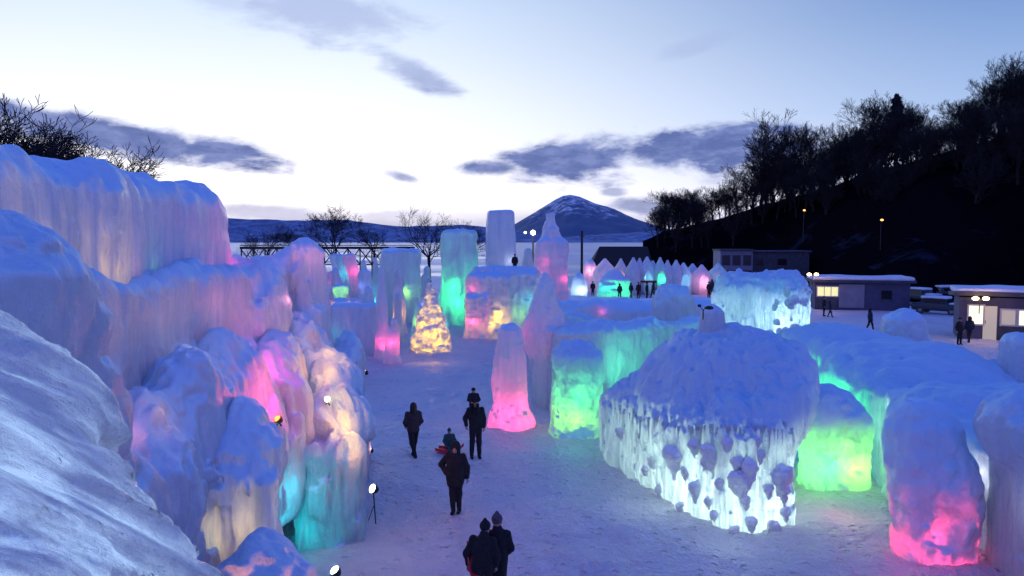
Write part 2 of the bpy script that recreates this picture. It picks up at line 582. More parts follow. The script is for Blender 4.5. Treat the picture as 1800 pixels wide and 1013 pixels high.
M = {}
M['ice'] = ice_mat('milky_ice')
M['ice_far'] = ice_mat('milky_ice_distant', vscale=2, bscale=2.5, streak=(2, 2, 0.3), trans=0.65, bdist=0.12)
M['ice_block'] = ice_mat('icicle_ice', cap=(0.05, 0.36), trans=0.8, streak=(7, 7, 0.45), patch=(0.36, 0.64), patchmin=0.38, bump=1.0, bdist=0.10, capn=(0.35, 0.12))
M['ice_wall'] = ice_mat('fluted_wall_ice', cap=(0.2, 0.55), trans=0.5, streak=(5, 5, 0.35), patch=(0.35, 0.62), patchmin=0.1, bump=0.5)
M['ice_near'] = ice_mat('wind_combed_ice', cap=(1.4, 1.9), trans=0.5, patch=(0.40, 0.60), patchmin=0.1, streak=(5, 1.6, 7), bscale=16, bump=1.0, bdist=0.12,
                        col=(0.97, 0.98, 0.99), snow=(0.97, 0.98, 0.99), rough=0.22, spec=1.0, dark=0.80,
                        basis=(((0.553, 0.623, -0.553), 0.9), ((-0.36, 0.77, 0.45), 7.0), ((0.78, 0.05, 0.62), 4.0)))
M['ice_tree'] = ice_mat('bough_ice', cap=(0.5, 0.95), trans=0.85, streak=(2.2, 2.2, 3.0), patch=(0.42, 0.60), patchmin=0.05, bump=0.8, bdist=0.12)
blk_ = dict(cap=(0.1, 0.5), trans=0.8, streak=(11, 11, 0.5), patch=(0.36, 0.64), patchmin=0.38, bump=1.0, bdist=0.10, capn=(0.35, 0.12))
M['ice_drum'] = ice_mat('drum_icicle_ice', line=(1.75, 2.6, 1.0), **blk_)
M['ice_cube'] = ice_mat('cube_icicle_ice', line=(3.9, 5.0, 1.6), **blk_)
M['ice_slab'] = ice_mat('slab_glowing_ice', cap=(0.25, 0.75), trans=0.8, streak=(4, 4, 1.5), patch=(0.3, 0.65), patchmin=0.6, bump=0.9, bdist=0.07, line=(1.45, 1.95, 0.5))
M['ice_pillar'] = ice_mat('pillar_glowing_ice', cap=(0.25, 0.75), trans=0.8, streak=(3, 3, 2.5), patch=(0.36, 0.62), patchmin=0.4, bump=1.0, bdist=0.09, line=(1.9, 2.9, 0.7))
M['ice_teal'] = ice_mat('teal_block_ice', cap=(0.3, 0.8), trans=0.75, streak=(5, 5, 0.6), line=(1.5, 2.3, 1.4))
M['ice_glow'] = ice_mat('clear_glowing_ice', cap=(0.25, 0.75), trans=0.8, streak=(4, 4, 0.5), patch=(0.3, 0.65), patchmin=0.6, bump=0.9, bdist=0.07)
M['ice_patchy'] = ice_mat('patchy_ice', cap=(0.3, 0.7), trans=0.85, streak=(1.1, 1.1, 0.9), patch=(0.46, 0.60), patchmin=0.03, line=(0.9, 2.2, 2.2), bump=0.9, bdist=0.08, bscale=9)
M['snow'] = snow_mat('packed_snow')
M['clump'] = ice_mat('snow_clump_ice', cap=(0.2, 0.7), trans=0.30, streak=(4, 4, 3), bscale=18, bump=0.8, bdist=0.05, col=(0.86, 0.88, 0.97), snow=(0.9, 0.92, 0.98))
M['black'] = simple('black_metal', (0.012, 0.012, 0.015), 0.5)
M['dark'] = simple('dark_timber', (0.02, 0.018, 0.02), 0.8, var=0.3)

# ------------------------------------------------------------------ setting: ground, lake, mountain, hills
def snow_ground_mat():
    m, n = new_mat('trodden_snow')
    P = n.n('ShaderNodeTexCoord').outputs['Object']
    a = n.noise(P, 0.35, 5, 0.6, 0.2); b = n.noise(P, 3.2, 5, 0.7, 0.4); c = n.noise(P, 11.0, 3, 0.6)
    vo = n.n('ShaderNodeTexVoronoi'); vo.inputs['Scale'].default_value = 3.4; n.put(vo.inputs['Vector'], P)
    fp = n.smooth(vo.outputs['Distance'], 0.05, 0.28)
    h = n.m('ADD', n.m('ADD', n.m('MULTIPLY', b, 1.0), n.m('MULTIPLY', c, 0.4)), n.m('MULTIPLY', fp, 0.45))
    bm = n.n('ShaderNodeBump'); bm.inputs['Strength'].default_value = 1.0; bm.inputs['Distance'].default_value = 0.36
    n.put(bm.inputs['Height'], h)
    p = n.n('ShaderNodeBsdfPrincipled')
    n.put(p.inputs['Base Color'], n.mix(n.smooth(n.m('ADD', n.m('MULTIPLY', a, 0.6), n.m('MULTIPLY', b, 0.4)), 0.38, 0.62),
                                        (0.84, 0.80, 0.92, 1), (0.97, 0.94, 0.99, 1)))
    n.put(p.inputs['Roughness'], n.smooth(n.m('ADD', n.m('MULTIPLY', a, 0.5), n.m('MULTIPLY', b, 0.5)), 0.42, 0.6, 0.38, 0.8))
    p.inputs['Specular IOR Level'].default_value = 0.4
    n.put(p.inputs['Normal'], bm.outputs[0])
    o = n.n('ShaderNodeOutputMaterial'); m.node_tree.links.new(p.outputs[0], o.inputs[0])
    return m


def grid_mesh(name, xs, ys, hfun, mat):
    X, Y = np.meshgrid(np.array(xs, float), np.array(ys, float), indexing='ij')
    Zh = hfun(X, Y)
    V = np.stack([X.ravel(), Y.ravel(), Zh.ravel()], 1)
    nx, ny = len(xs), len(ys)
    i, j = np.meshgrid(np.arange(nx - 1), np.arange(ny - 1), indexing='ij')
    a = (i * ny + j).ravel()
    F = np.stack([a, a + ny, a + ny + 1, a + 1], 1)
    return mesh_np(name, V, F, mat)


def axis(a0, a1, d0, far, growth=1.18):
    v = list(np.arange(a0, a1 + 1e-6, d0)); d = d0; x = v[-1]
    while x < far: d *= growth; x += d; v.append(x)
    d = d0; x = v[0]; pre = []
    while x > -far: d *= growth; x -= d; pre.append(x)
    return pre[::-1] + v


def ground_h(X, Y):
    Z0 = np.zeros_like(X)
    near = np.clip(1 - (np.abs(Y - 25) / 90), 0, 1)
    h = 0.05 * vnoise(X * 2.0, Y * 1.6, Z0, 9) + 0.10 * vnoise(X * 0.35, Y * 0.35, Z0, 5) + 0.05 * vnoise(X * 1.1, Y * 1.1, Z0, 6) + 0.03 * vnoise(X * 2.7, Y * 2.7, Z0, 7)
    return h * near


gnd = grid_mesh('ground', axis(-14, 22, 0.22, 9000), axis(6, 60, 0.22, 9000), ground_h, snow_ground_mat())
tag(gnd, kind='structure')

# frozen lake behind the festival ground
m, n = new_mat('frozen_lake')
P = n.n('ShaderNodeTexCoord').outputs['Object']
p = n.n('ShaderNodeBsdfPrincipled')
nn = n.noise(n.mapping(P, (0.01, 0.03, 1)), 1.0, 5, 0.6)
n.put(p.inputs['Base Color'], n.mix(n.smooth(nn, 0.4, 0.6), (0.36, 0.36, 0.46, 1), (0.60, 0.56, 0.64, 1)))
n.put(p.inputs['Roughness'], n.smooth(nn, 0.35, 0.65, 0.28, 0.55))
o_ = n.n('ShaderNodeOutputMaterial'); m.node_tree.links.new(p.outputs[0], o_.inputs[0])
lake = mesh_np('lake', [(-4000, 135, 0.03), (35, 135, 0.03), (60, 260, 0.03), (900, 3500, 0.03), (-4000, 3500, 0.03)],
               [(0, 1, 2, 3)], m, smooth=False)
bpy.data.objects.remove(lake)
me = bpy.data.meshes.new('lake')
me.from_pydata([(-4000, 135, 0.03), (32, 135, 0.03), (70, 260, 0.03), (1500, 3600, 0.03), (-4000, 3600, 0.03)], [], [(0, 1, 2, 3, 4)])
me.materials.append(m)
lake = bpy.data.objects.new('lake', me); C.objects.link(lake); tag(lake, kind='structure')


def range_mesh(name, prof_px, dist, depth, mat, rough, seed, fr=0.02, kind='structure', steps=260):
    """a mountain or hill range: ridge through the given photo points at a real distance, slopes to the front and back"""
    pxs = [q[0] for q in prof_px]; pys = [q[1] for q in prof_px]
    U = np.linspace(pxs[0], pxs[-1], steps)
    PY = np.interp(U, pxs, pys)
    top = np.array([W(a, b, dist) for a, b in zip(U, PY)])
    rows = []
    T = np.linspace(-1, 1, 41)
    for t in T:
        f = (1 - abs(t)) ** 1.1
        x = top[:, 0]; y = top[:, 1] + t * depth
        z = np.maximum(top[:, 2], 0.5) * f
        nz_ = vnoise(x * fr, y * fr, x * 0, seed) * 0.6 + vnoise(x * fr * 2.3, y * fr * 2.3, x * 0, seed + 1) * 0.3 + vnoise(x * fr * 5, y * fr * 5, x * 0, seed + 2) * 0.15
        z = z + nz_ * rough * np.sin(np.pi * min(1, f * 1.0)) ** 0.5 * (f > 0) * np.minimum(1, top[:, 2] / (rough * 3 + 1e-6)) if f < 1 else z + nz_ * rough * 0.25
        if abs(t) > 0.999: z = z * 0 - 2
        rows.append(np.stack([x, y, z], 1))
    V = np.concatenate(rows); nx = steps
    i, j = np.meshgrid(np.arange(len(T) - 1), np.arange(nx - 1), indexing='ij')
    a = (i * nx + j).ravel()
    F = np.stack([a, a + 1, a + nx + 1, a + nx], 1)
    o = mesh_np(name, V, F, mat)
    return tag(o, kind=kind)


# volcano
m, n = new_mat('volcano_snow_and_forest')
P = n.n('ShaderNodeTexCoord').outputs['Object']
sp = n.n('ShaderNodeSeparateXYZ'); m.node_tree.links.new(P, sp.inputs[0])
nn = n.noise(n.mapping(P, (0.012, 0.012, 0.004)), 1.0, 7, 0.65, 0.6)
nb = n.noise(n.mapping(P, (0.05, 0.05, 0.02)), 1.0, 4, 0.6, 0.2)
hz = n.smooth(n.m('ADD', sp.outputs[2], n.m('MULTIPLY', n.m('SUBTRACT', nn, 0.5), 460)), 150, 330)
sn_ = n.m('MULTIPLY', hz, n.smooth(n.m('ADD', n.m('MULTIPLY', nn, 0.6), n.m('MULTIPLY', nb, 0.4)), 0.42, 0.6))
p = n.n('ShaderNodeBsdfPrincipled')
n.put(p.inputs['Base Color'], n.mix(sn_, (0.08, 0.13, 0.23, 1), (0.95, 0.95, 0.97, 1)))  # blue of dusk and distance put into the forest tone
p.inputs['Roughness'].default_value = 0.9
o_ = n.n('ShaderNodeOutputMaterial'); m.node_tree.links.new(p.outputs[0], o_.inputs[0])
range_mesh('mountain', [(780, 424), (860, 414), (900, 398), (940, 374), (975, 352), (990, 344), (1002, 343), (1018, 347), (1045, 358),
                        (1080, 368), (1120, 386), (1160, 400), (1240, 413), (1340, 424)], 5200, 1400, m, 36, 11, 0.006)
far_m = simple('far_wooded_hills', (0.16, 0.22, 0.36), 0.95, var=0.35, scale=0.02)  # distance haze put into the bluish base colour
range_mesh('far_hills', [(-700, 380), (-200, 376), (200, 392), (400, 384), (520, 388), (600, 386), (700, 398), (820, 396), (900, 404),
                         (980, 417), (1060, 412), (1200, 403), (1400, 400), (1700, 402)], 3600, 500, far_m, 14, 21, 0.02)

tag(grid_mesh('parking_lot', np.linspace(30, 95, 40), np.linspace(74, 116, 30), lambda X, Y: 0.03 + 0.03 * (vnoise(X * .5, Y * .5, X * 0, 3) + 1),
              simple('dim_lot_snow', (0.07, 0.08, 0.13), .6, var=.7, scale=.5)), kind='structure')  # dark sheet over the snowy lot, its dimness put into the colour

# right-hand wooded hill (dark), its foot and snowy terrace
hill_m, n = new_mat('dark_hillside')
P = n.n('ShaderNodeTexCoord').outputs['Object']
sp = n.n('ShaderNodeSeparateXYZ'); hill_m.node_tree.links.new(P, sp.inputs[0])
nn = n.noise(P, 0.12, 6, 0.7, 0.5)
patch = n.m('MULTIPLY', n.smooth(nn, 0.575, 0.66), n.smooth(sp.outputs[2], 13.0, 6.0))
p = n.n('ShaderNodeBsdfPrincipled')
n.put(p.inputs['Base Color'], n.mix(patch, (0.004, 0.004, 0.006, 1), (0.018, 0.02, 0.035, 1)))
p.inputs['Roughness'].default_value = 1.0
p.inputs['Specular IOR Level'].default_value = 0.0
o_ = n.n('ShaderNodeOutputMaterial'); hill_m.node_tree.links.new(p.outputs[0], o_.inputs[0])

HILL_CREST = [  # px, py, distance of the crest
    (1130, 424, 190), (1165, 408, 185), (1230, 392, 180), (1300, 372, 170), (1380, 350, 160), (1450, 332, 150),
    (1540, 302, 140), (1620, 278, 132), (1700, 258, 125), (1800, 226, 118), (1950, 180, 110), (2200, 120, 95)]


def hill_crest(px):
    xs = [h[0] for h in HILL_CREST]
    return W(px, np.interp(px, xs, [h[1] for h in HILL_CREST]), np.interp(px, xs, [h[2] for h in HILL_CREST]))


def build_hill():
    U = np.linspace(1130, 2200, 220)
    crest = np.array([hill_crest(u) for u in U])
    # foot of the slope: closer to the camera, at ground level
    foot = np.array([np.array([c[0], c[1], 0]) * (0.68 + 0.1 * math.sin(i * 0.05)) for i, c in enumerate(crest)])
    rows = []
    T = np.linspace(0, 1, 60)
    prof = lambda t: np.interp(t, [0, 0.15, 0.3, 0.42, 0.7, 1.0], [-0.02, 0.10, 0.30, 0.34, 0.72, 1.0])
    for t in T:
        q = foot * (1 - t) + crest * t
        q[:, 2] = crest[:, 2] * prof(t)
        r = 1.1 * (t > 0) * min(1, t * 3) * np.clip(crest[:, 2] / 8, 0, 1)
        q[:, 2] += r * (vnoise(q[:, 0] * 0.12, q[:, 1] * 0.12, q[:, 0] * 0, 31) + 0.5 * vnoise(q[:, 0] * 0.4, q[:, 1] * 0.4, q[:, 0] * 0, 32)) * (1 if t < 0.97 else 0.3)
        rows.append(q)
    for t, zf in ((1.3, 1.0), (1.9, 0.7), (2.6, 0.0)):
        q = foot * (1 - t) + crest * t
        q[:, 2] = crest[:, 2] * zf - (2 if zf == 0 else 0)
        rows.append(q)
    V = np.concatenate(rows); nx = len(U)
    i, j = np.meshgrid(np.arange(len(rows) - 1), np.arange(nx - 1), indexing='ij')
    a = (i * nx + j).ravel()
    tag(mesh_np('hillside', V, np.stack([a, a + 1, a + nx + 1, a + nx], 1), hill_m), kind='structure')


build_hill()

# ------------------------------------------------------------------ ice bodies
LIGHTS = []


def lamp(loc, power, col, radius=0.25, parent=None, name='glow_lamp'):
    d = bpy.data.lights.new(name, 'POINT')
    d.energy = power; d.color = col; d.shadow_soft_size = radius
    o = bpy.data.objects.new(name, d); C.objects.link(o)
    if parent is not None:
        o.parent = parent
        o.location = Vector(loc) - Vector(parent.location) if parent.rotation_euler.z == 0 else parent.matrix_basis.inverted() @ Vector(loc)
    else: o.location = loc
    LIGHTS.append(o)
    return o


PINK = (1.0, 0.05, 0.19); ROSE = (1.0, 0.28, 0.35); GREEN = (0.02, 1.0, 0.22); LIME = (0.30, 1.0, 0.05); TEAL = (0.0, 0.72, 0.75)
YEL = (1.0, 0.52, 0.01); ORANGE = (1.0, 0.38, 0.02); CYAN = (0.25, 0.8, 1.0); WHITE = (0.72, 1.0, 0.82); CWHITE = (0.55, 0.88, 1.0)


def ice(name, label, cat, prims, res, mat='ice', k=0.3, disp=((0.12, (0.8, 0.8, 0.8)),), seed=1, zmin=-0.3, group=None, lamps=()):
    near_ = res < 0.085
    if near_:                                # frozen spray crust: knobs and grain a hand's breadth across
        res *= 0.82
        disp = tuple(disp) + ((0.030, (3.6, 3.6, 2.6), 'bulge'), (0.022, (6.5, 6.5, 4.5), 'ridge'))
    o = body(name, prims, res, M[mat], None, k, disp, seed, zmin)
    tag(o, label, cat, group)
    for (loc, pw, col, *r) in lamps:
        lamp(loc, pw, col, r[0] if r else 0.25, o)
    return o


FLUTE = ((0.10, (0.9, 0.9, 0.5)), (0.07, (2.6, 2.6, 0.35), 'bulge'), (0.03, (7, 7, 0.8)))
LUMP = ((0.16, (0.9, 0.9, 0.9)), (0.06, (2.6, 2.6, 2.0), 'bulge'), (0.025, (7, 7, 5)))

# --- the near parapet, combed by the wind
def near_f(X, Y, Z):
    # crest, and a slope falling to the right; ends at about y = 4.8
    n1 = np.array([0.785, 0.0, 0.62])
    d1 = (X + 2.56) * n1[0] + (Z - 5.28) * n1[2] + 0.05 * (Y - 4.6)
    d2 = Z - 6.62 - 0.03 * (Y - 4.6)
    d = -smin(-d1, -d2, 0.35)
    d = -smin(-d, -(Y - 4.75), 0.5)
    return np.maximum(np.maximum(d, 0.9 - Y), -4.5 - X)


def comb(fa, fc):
    """noise coordinates drawn out along the wind direction on the slope"""
    a = Vector((0.55, 0.62, -0.55)).normalized(); nn_ = Vector((0.785, 0.05, 0.62)).normalized(); c = nn_.cross(a).normalized()
    def f(x, y, z):
        return ((x * a.x + y * a.y + z * a.z) * fa, (x * c.x + y * c.y + z * c.z) * fc, (x * nn_.x + y * nn_.y + z * nn_.z) * fc * 0.5)
    return f


V, F = sdf_mesh([('f', near_f, (-4.3, 0.9, 2.2), (0.6, 4.9, 6.6))], 0.032, 0.1,
                ((0.14, (0.9, 0.6, 0.9)), (0.08, comb(0.6, 2.2), 'bulge'), (0.07, comb(0.8, 4.5), 'ridge'), (0.045, comb(1.6, 10), 'ridge'), (0.014, comb(5, 22))), 3, 2.2)
o = mesh_np('ice_parapet', V, F, M['ice_near'])
tag(o, 'pale blue wind-combed ice slope filling the lower left corner nearest the camera', 'ice wall')

for q in ((-3.0, 2.6, 4.3, 30), (-2.9, 3.9, 4.6, 22), (-2.3, 3.2, 3.6, 22), (-3.6, 3.6, 5.2, 14), (-2.6, 1.8, 3.6, 24)):
    lamp((q[0] - .12, q[1], q[2]), q[3] * 1.15, (0.50, 0.72, 1.0), 0.4, o)  # extra lamps added inside the slope to brighten it

# --- blue mound behind it
ice('ice_mound', 'smooth deep-blue rounded ice mound between the combed slope and the long upper wall', 'ice mound',
    [('e', (-5.35, 7.2, 5.85), (1.15, 1.3, 1.08)), ('b', (-5.6, 7.5, 3.2), (1.1, 1.2, 2.9), 0.5, 0.0, 0.0),
     ('e', (-5.25, 8.1, 4.45), (0.95, 1.0, 0.9)), ('e', (-5.2, 8.9, 3.0), (0.95, 1.0, 1.1))], 0.06,
    k=0.4, disp=((0.12, (0.8, 0.8, 0.8)), (0.06, (2.2, 2.2, 1.8), 'bulge'), (0.02, (7, 7, 5))), seed=5)

# --- upper long wall
def wall_line(pts, zt, zb, th, rd):
    out = []
    for (a, b) in zip(pts[:-1], pts[1:]):
        cx, cy = (a[0] + b[0]) / 2, (a[1] + b[1]) / 2
        L = math.hypot(b[0] - a[0], b[1] - a[1]); rz = math.atan2(b[1] - a[1], b[0] - a[0])
        out.append(('b', (cx, cy, (zt + zb) / 2), (L / 2 + th * 0.6, th, (zt - zb) / 2), rd, rz))
    return out


o = ice('upper_ice_wall', 'long fluted upper ice wall with a rounded pink-lit far end at the left skyline', 'ice wall',
        wall_line([(-7.2, 7.0), (-7.6, 11.5), (-7.9, 17.2)], 7.75, 4.6, 1.25, 0.75), 0.075, 'ice_wall', k=0.4,
        disp=((0.14, (0.5, 0.5, 0.4)), (0.12, (1.5, 1.5, 0.16), 'bulge'), (0.06, (3.6, 3.6, 0.3)), (0.015, (9, 9, 1.0))), seed=8)
for q in ((-6.95, 17.6, 6.1, 55, PINK), (-7.0, 15.9, 6.0, 9, ROSE), (-6.8, 13.5, 6.0, 5, (0.3, 1, .4)), (-6.7, 11.5, 6.1, 12, YEL),
          (-6.5, 9.5, 6.1, 14, YEL), (-6.8, 12.6, 6.0, 5, ROSE), (-6.4, 8.3, 6.4, 8, ROSE)):
    lamp(q[:3], q[3], q[4], 0.3, o)

# --- second tier below it, running to the rounded knob
o = ice('terrace_ice_wall', 'broad lavender second-tier ice wall under the upper wall, ending in a rounded upright knob', 'ice wall',
        wall_line([(-7.2, 8.5), (-7.5, 14.0), (-7.3, 20.0)], 6.0, -0.3, 1.6, 0.45) +
        [('b', (-5.75, 20.2, 2.1), (0.85, 1.1, 2.7), 0.6, 0.1), ('c', (-5.55, 20.0, 3.6), (-5.60, 20.0, 6.15), 0.62, 0.46),
         ('e', (-6.3, 17.5, 4.6), (1.1, 1.6, 1.2)), ('c', (-6.25, 10.4, 2.6), (-6.1, 19.0, 2.6), 1.5, 1.6), ('e', (-6.0, 13.2, 3.6), (0.7, 1.3, 1.0)), ('e', (-5.9, 15.6, 3.3), (0.8, 1.4, 1.2))],
        0.075, 'ice_wall', k=0.4,
        disp=((0.12, (0.5, 0.5, 0.3)), (0.15, (1.3, 1.3, 0.35), 'bulge'), (0.06, (3.2, 3.2, 0.35), 'bulge'), (0.02, (8, 8, 3))), seed=9)
terrace = o
for q in ((-5.55, 19.9, 6.1, 6, ROSE), (-6.0, 17.0, 5.2, 4, ROSE), (-5.9, 10.0, 5.2, 10, ORANGE), (-6.2, 14.5, 5.3, 4, ROSE)):
    lamp(q[:3], q[3], q[4], 0.3, o)
# --- lumps and blocks stepping down from the terrace
DRAPE = ((0.12, (0.8, 0.8, 0.6)), (0.12, (2.0, 2.0, 0.35), 'bulge'), (0.06, (4.6, 4.6, 0.45), 'ridge'), (0.02, (9, 9, 3)))
buttress = ice('ice_buttress', 'draped lavender ice folds below the terrace wall with a dark hollow at their foot', 'ice block',
    [('e', (-5.5, 12.2, 3.2), (0.8, 1.2, 1.6)), ('e', (-5.45, 10.7, 3.2), (0.65, 0.9, 1.3)), ('e', (-5.6, 14.2, 3.2), (0.85, 1.3, 1.6)), ('e', (-5.2, 11.0, 1.5), (0.7, 1.2, 1.9)),
     ('e', (-4.95, 10.2, 3.0), (0.38, 0.5, 0.7)), ('-e', (-4.6, 11.6, 2.2), (0.4, 0.6, 0.45))], 0.055, 'ice_wall', k=0.7, disp=DRAPE, seed=12)
capped = ice('capped_ice_block', 'snow-capped ice block with a flat streaked brownish-yellow face at the lower left', 'ice block',
    [('b', (-4.65, 12.2, 1.2), (0.70, 0.7, 1.5), 0.25, 0.3), ('e', (-4.7, 12.5, 2.7), (0.76, 0.9, 0.75)), ('e', (-4.75, 12.9, 3.25), (0.4, 0.6, 0.45))], 0.045, 'ice_wall', k=0.3,
    disp=((0.10, (1.0, 1.0, 1.0)), (0.04, (5, 5, 0.5), 'bulge'), (0.02, (10, 10, 1))), seed=13,
    lamps=[((-4.6, 11.9, 1.9), 12, (1.0, 0.68, 0.25))])
ice('low_ice_boulder', 'low orange-tinted ice boulder at the bottom edge in front of the capped block', 'ice block',
    [('e', (-3.75, 10.9, 1.0), (0.62, 0.8, 1.15)), ('e', (-4.1, 10.6, 0.8), (0.7, 0.8, 0.9))], 0.045, k=0.3, disp=LUMP, seed=14,
    lamps=[((-3.8, 10.6, 1.3), 16, (1.0, 0.35, 0.25))])
teal = ice('teal_ice_block', 'tall craggy ice block glowing teal along its left side with a lavender snow cap', 'ice block',
        [('b', (-4.1, 16.3, 0.9), (0.62, 1.0, 1.4), 0.4, 0.25), ('e', (-4.1, 16.9, 2.2), (0.75, 1.0, 0.9)), ('e', (-3.65, 15.9, 0.9), (0.45, 0.6, 1.2)),
         ('e', (-4.5, 18.0, 2.9), (0.8, 1.0, 0.9)), ('e', (-4.75, 16.2, 1.6), (0.5, 0.6, 1.3))], 0.05, 'ice_teal', k=0.3,
        disp=((0.14, (1.2, 1.2, 1.0)), (0.10, (2.6, 2.6, 0.9), 'bulge'), (0.07, (5, 5, 0.5), 'ridge')), seed=15,
        lamps=[((-4.5, 15.9, 1.0), 7, TEAL, 0.15), ((-4.35, 15.8, 0.3), 5, TEAL, 0.15), ((-4.7, 16.1, 1.8), 3, TEAL, 0.15)])
body('snow_cap', [('e', W(598, 800, 16.4), (0.42, 0.6, 0.9)), ('e', W(600, 900, 16.0), (0.42, 0.5, 0.9)), ('e', W(560, 740, 16.6), (0.6, 0.8, 0.6)), ('e', W(590, 985, 15.6), (0.4, 0.4, 0.6))], 0.05, M['ice'], teal, k=.25,
     disp=((0.14, (1.2, 1.2, 1.0)), (0.10, (3.0, 3.0, 2.2), 'bulge'), (0.04, (7, 7, 5))), seed=19, zmin=-.2)
midm = ice('sloping_ice_mound', 'sloping lavender ice mound with a pink-lit hollow, between the capped block and the orange fin', 'ice mound',
    [('e', (-5.4, 16.8, 2.4), (0.8, 1.6, 2.0)), ('e', (-5.05, 15.4, 1.9), (0.7, 1.1, 1.5)), ('e', (-5.35, 18.9, 2.7), (0.7, 1.5, 1.9)), ('e', (-5.3, 14.0, 1.6), (0.7, 1.0, 1.7)),
     ('-e', (-4.75, 15.0, 3.1), (0.4, 0.6, 0.7))], 0.055, 'ice_wall', k=0.7, disp=DRAPE, seed=18)
fin = ice('orange_ice_fin', 'thin upright ice fin glowing orange along its inner side beside the walkway', 'ice block',
    [('b', (-4.6, 20.6, 1.5), (0.34, 1.2, 1.9), 0.3, 0.12), ('e', (-4.3, 19.2, 0.8), (0.36, 0.9, 1.5)), ('e', (-4.9, 21.6, 2.9), (0.4, 1.0, 0.9))],
    0.055, 'ice', k=0.45, disp=DRAPE, seed=16)

# --- big white-lit block
BC = (4.85, 19.6)
blk_prims = [('b', (6.0, 18.7, 1.25), (1.05, 2.6, 1.75), 0.9, -0.30), ('b', (4.6, 20.0, 0.85), (1.25, 3.0, 1.5), 1.0, 0.36),
             ('b', (5.2, 17.5, 1.0), (0.9, 1.2, 1.45), 0.6, 0.5), ('e', (5.5, 20.2, 2.3), (1.7, 2.6, 1.5)), ('e', (6.25, 19.8, 2.9), (1.4, 2.4, 1.35)), ('e', (6.5, 18.6, 2.6), (1.0, 1.8, 1.25)), ('e', (5.2, 20.6, 2.4), (1.5, 2.2, 1.5)), ('e', (4.75, 20.6, 1.9), (1.35, 2.6, 1.15)), ('e', (4.5, 19.6, 1.6), (1.1, 2.2, 1.0))]
block = ice('white_lit_ice_block', 'huge domed ice block glowing white through icicles, with dark snow clumps on its face', 'ice block',
        blk_prims, 0.062, 'ice_drum', k=0.5,
            disp=((0.14, (0.6, 0.6, 0.6)), (0.09, (1.9, 1.9, 0.5), 'bulge'), (0.06, (4.5, 4.5, 0.35), 'bulge'), (0.05, (8, 8, 0.5), 'ridge')), seed=20)
for (x, y, z, e) in ((4.2, 21.4, 0.8, 18), (4.3, 20.0, 0.7, 26), (4.6, 18.7, 0.6, 34), (4.9, 17.7, 0.6, 40), (5.5, 17.1, 0.6, 40), (6.0, 17.2, 0.8, 30), (5.0, 18.4, 1.3, 20), (3.9, 22.4, .8, 12)):
    lamp((x, y, z - 0.15), e * 0.9, WHITE, 0.35, block)
# --- finial on it
ice('ice_finial', 'short rounded ice post standing on top of the white-lit block', 'ice post',
    [('c', (W(1252,590,20)[0], 20.0, 3.6), (W(1252,590,20)[0], 20.0, W(1250,556,20)[2]), 0.40, 0.30)], 0.05, k=0.2, disp=((0.06, (1.5, 1.5, 1.5)), (0.03, (4, 4, 4))), seed=22, zmin=3.0)

# --- green lit pillar, pink column, tree-shaped tower
x, y, _ = G(1016, 770)
ice('green_ice_pillar', 'square ice pillar glowing bright green between the pink column and the white block', 'ice pillar',
    [('b', (x, y + 0.7, 1.3), (0.78, 0.75, 1.6), 0.3, 0.1), ('e', (x + 0.02, y + 0.7, 2.6), (0.78, 0.8, 0.62)), ('e', (x, y + 0.5, 0.0), (0.95, 1.0, 0.4))], 0.05, 'ice_pillar', k=0.25,
    disp=((0.08, (1.2, 1.2, 1.2)), (0.05, (3, 3, 2), 'bulge'), (0.04, (8, 8, 5), 'bulge')), seed=25,
    lamps=[((x - 0.1, y + 0.4, 0.55), 32, LIME, 0.3), ((x + 0.1, y + 0.4, 1.3), 22, GREEN, 0.3), ((x + 0.35, y + 0.6, 2.0), 4, TEAL)])
x, y, _ = G(901, 756)
ice('pink_ice_column', 'slender round-topped ice column glowing hot pink at its flared foot', 'ice pillar',
    [('c', (x - 0.05, y + 0.5, 0.3), (x - 0.08, y + 0.6, 3.15), 0.62, 0.55), ('e', (x, y + 0.4, 0.1), (0.85, 0.8, 0.7))], 0.05, 'ice_glow', k=0.3,
    disp=((0.08, (1.1, 1.1, 0.6)), (0.06, (3, 3, 0.6), 'bulge'), (0.025, (8, 8, 2))), seed=26,
    lamps=[((x, y + 0.25, 0.3), 55, PINK, 0.2), ((x + 0.1, y + 0.3, 0.9), 14, PINK, 0.2), ((x, y + 0.5, 1.8), 1.0, ROSE, 0.2)])
x, y = W(957, 700, 29)[0], 29.0
ice('tapering_ice_spire', 'tall lavender ice spire swelling at the middle, rising behind the pink column', 'ice spire',
    [('l', (x, y), [(-0.3, 0.62), (0.5, 0.58), (1.9, 0.62), (2.5, 0.98), (3.0, 0.95), (4.0, 0.6), (4.8, 0.36), (5.25, 0.12)])], 0.06, 'ice_glow', k=0.3,
    disp=((0.07, (1.2, 1.2, 0.8)), (0.04, (3.5, 3.5, 0.8), 'bulge'), (0.015, (8, 8, 4))), seed=27,
    lamps=[((x - 0.55, y - 0.1, 2.9), 5, PINK, 0.15), ((x + 0.6, y - 0.15, 2.8), 6, PINK, 0.15)])

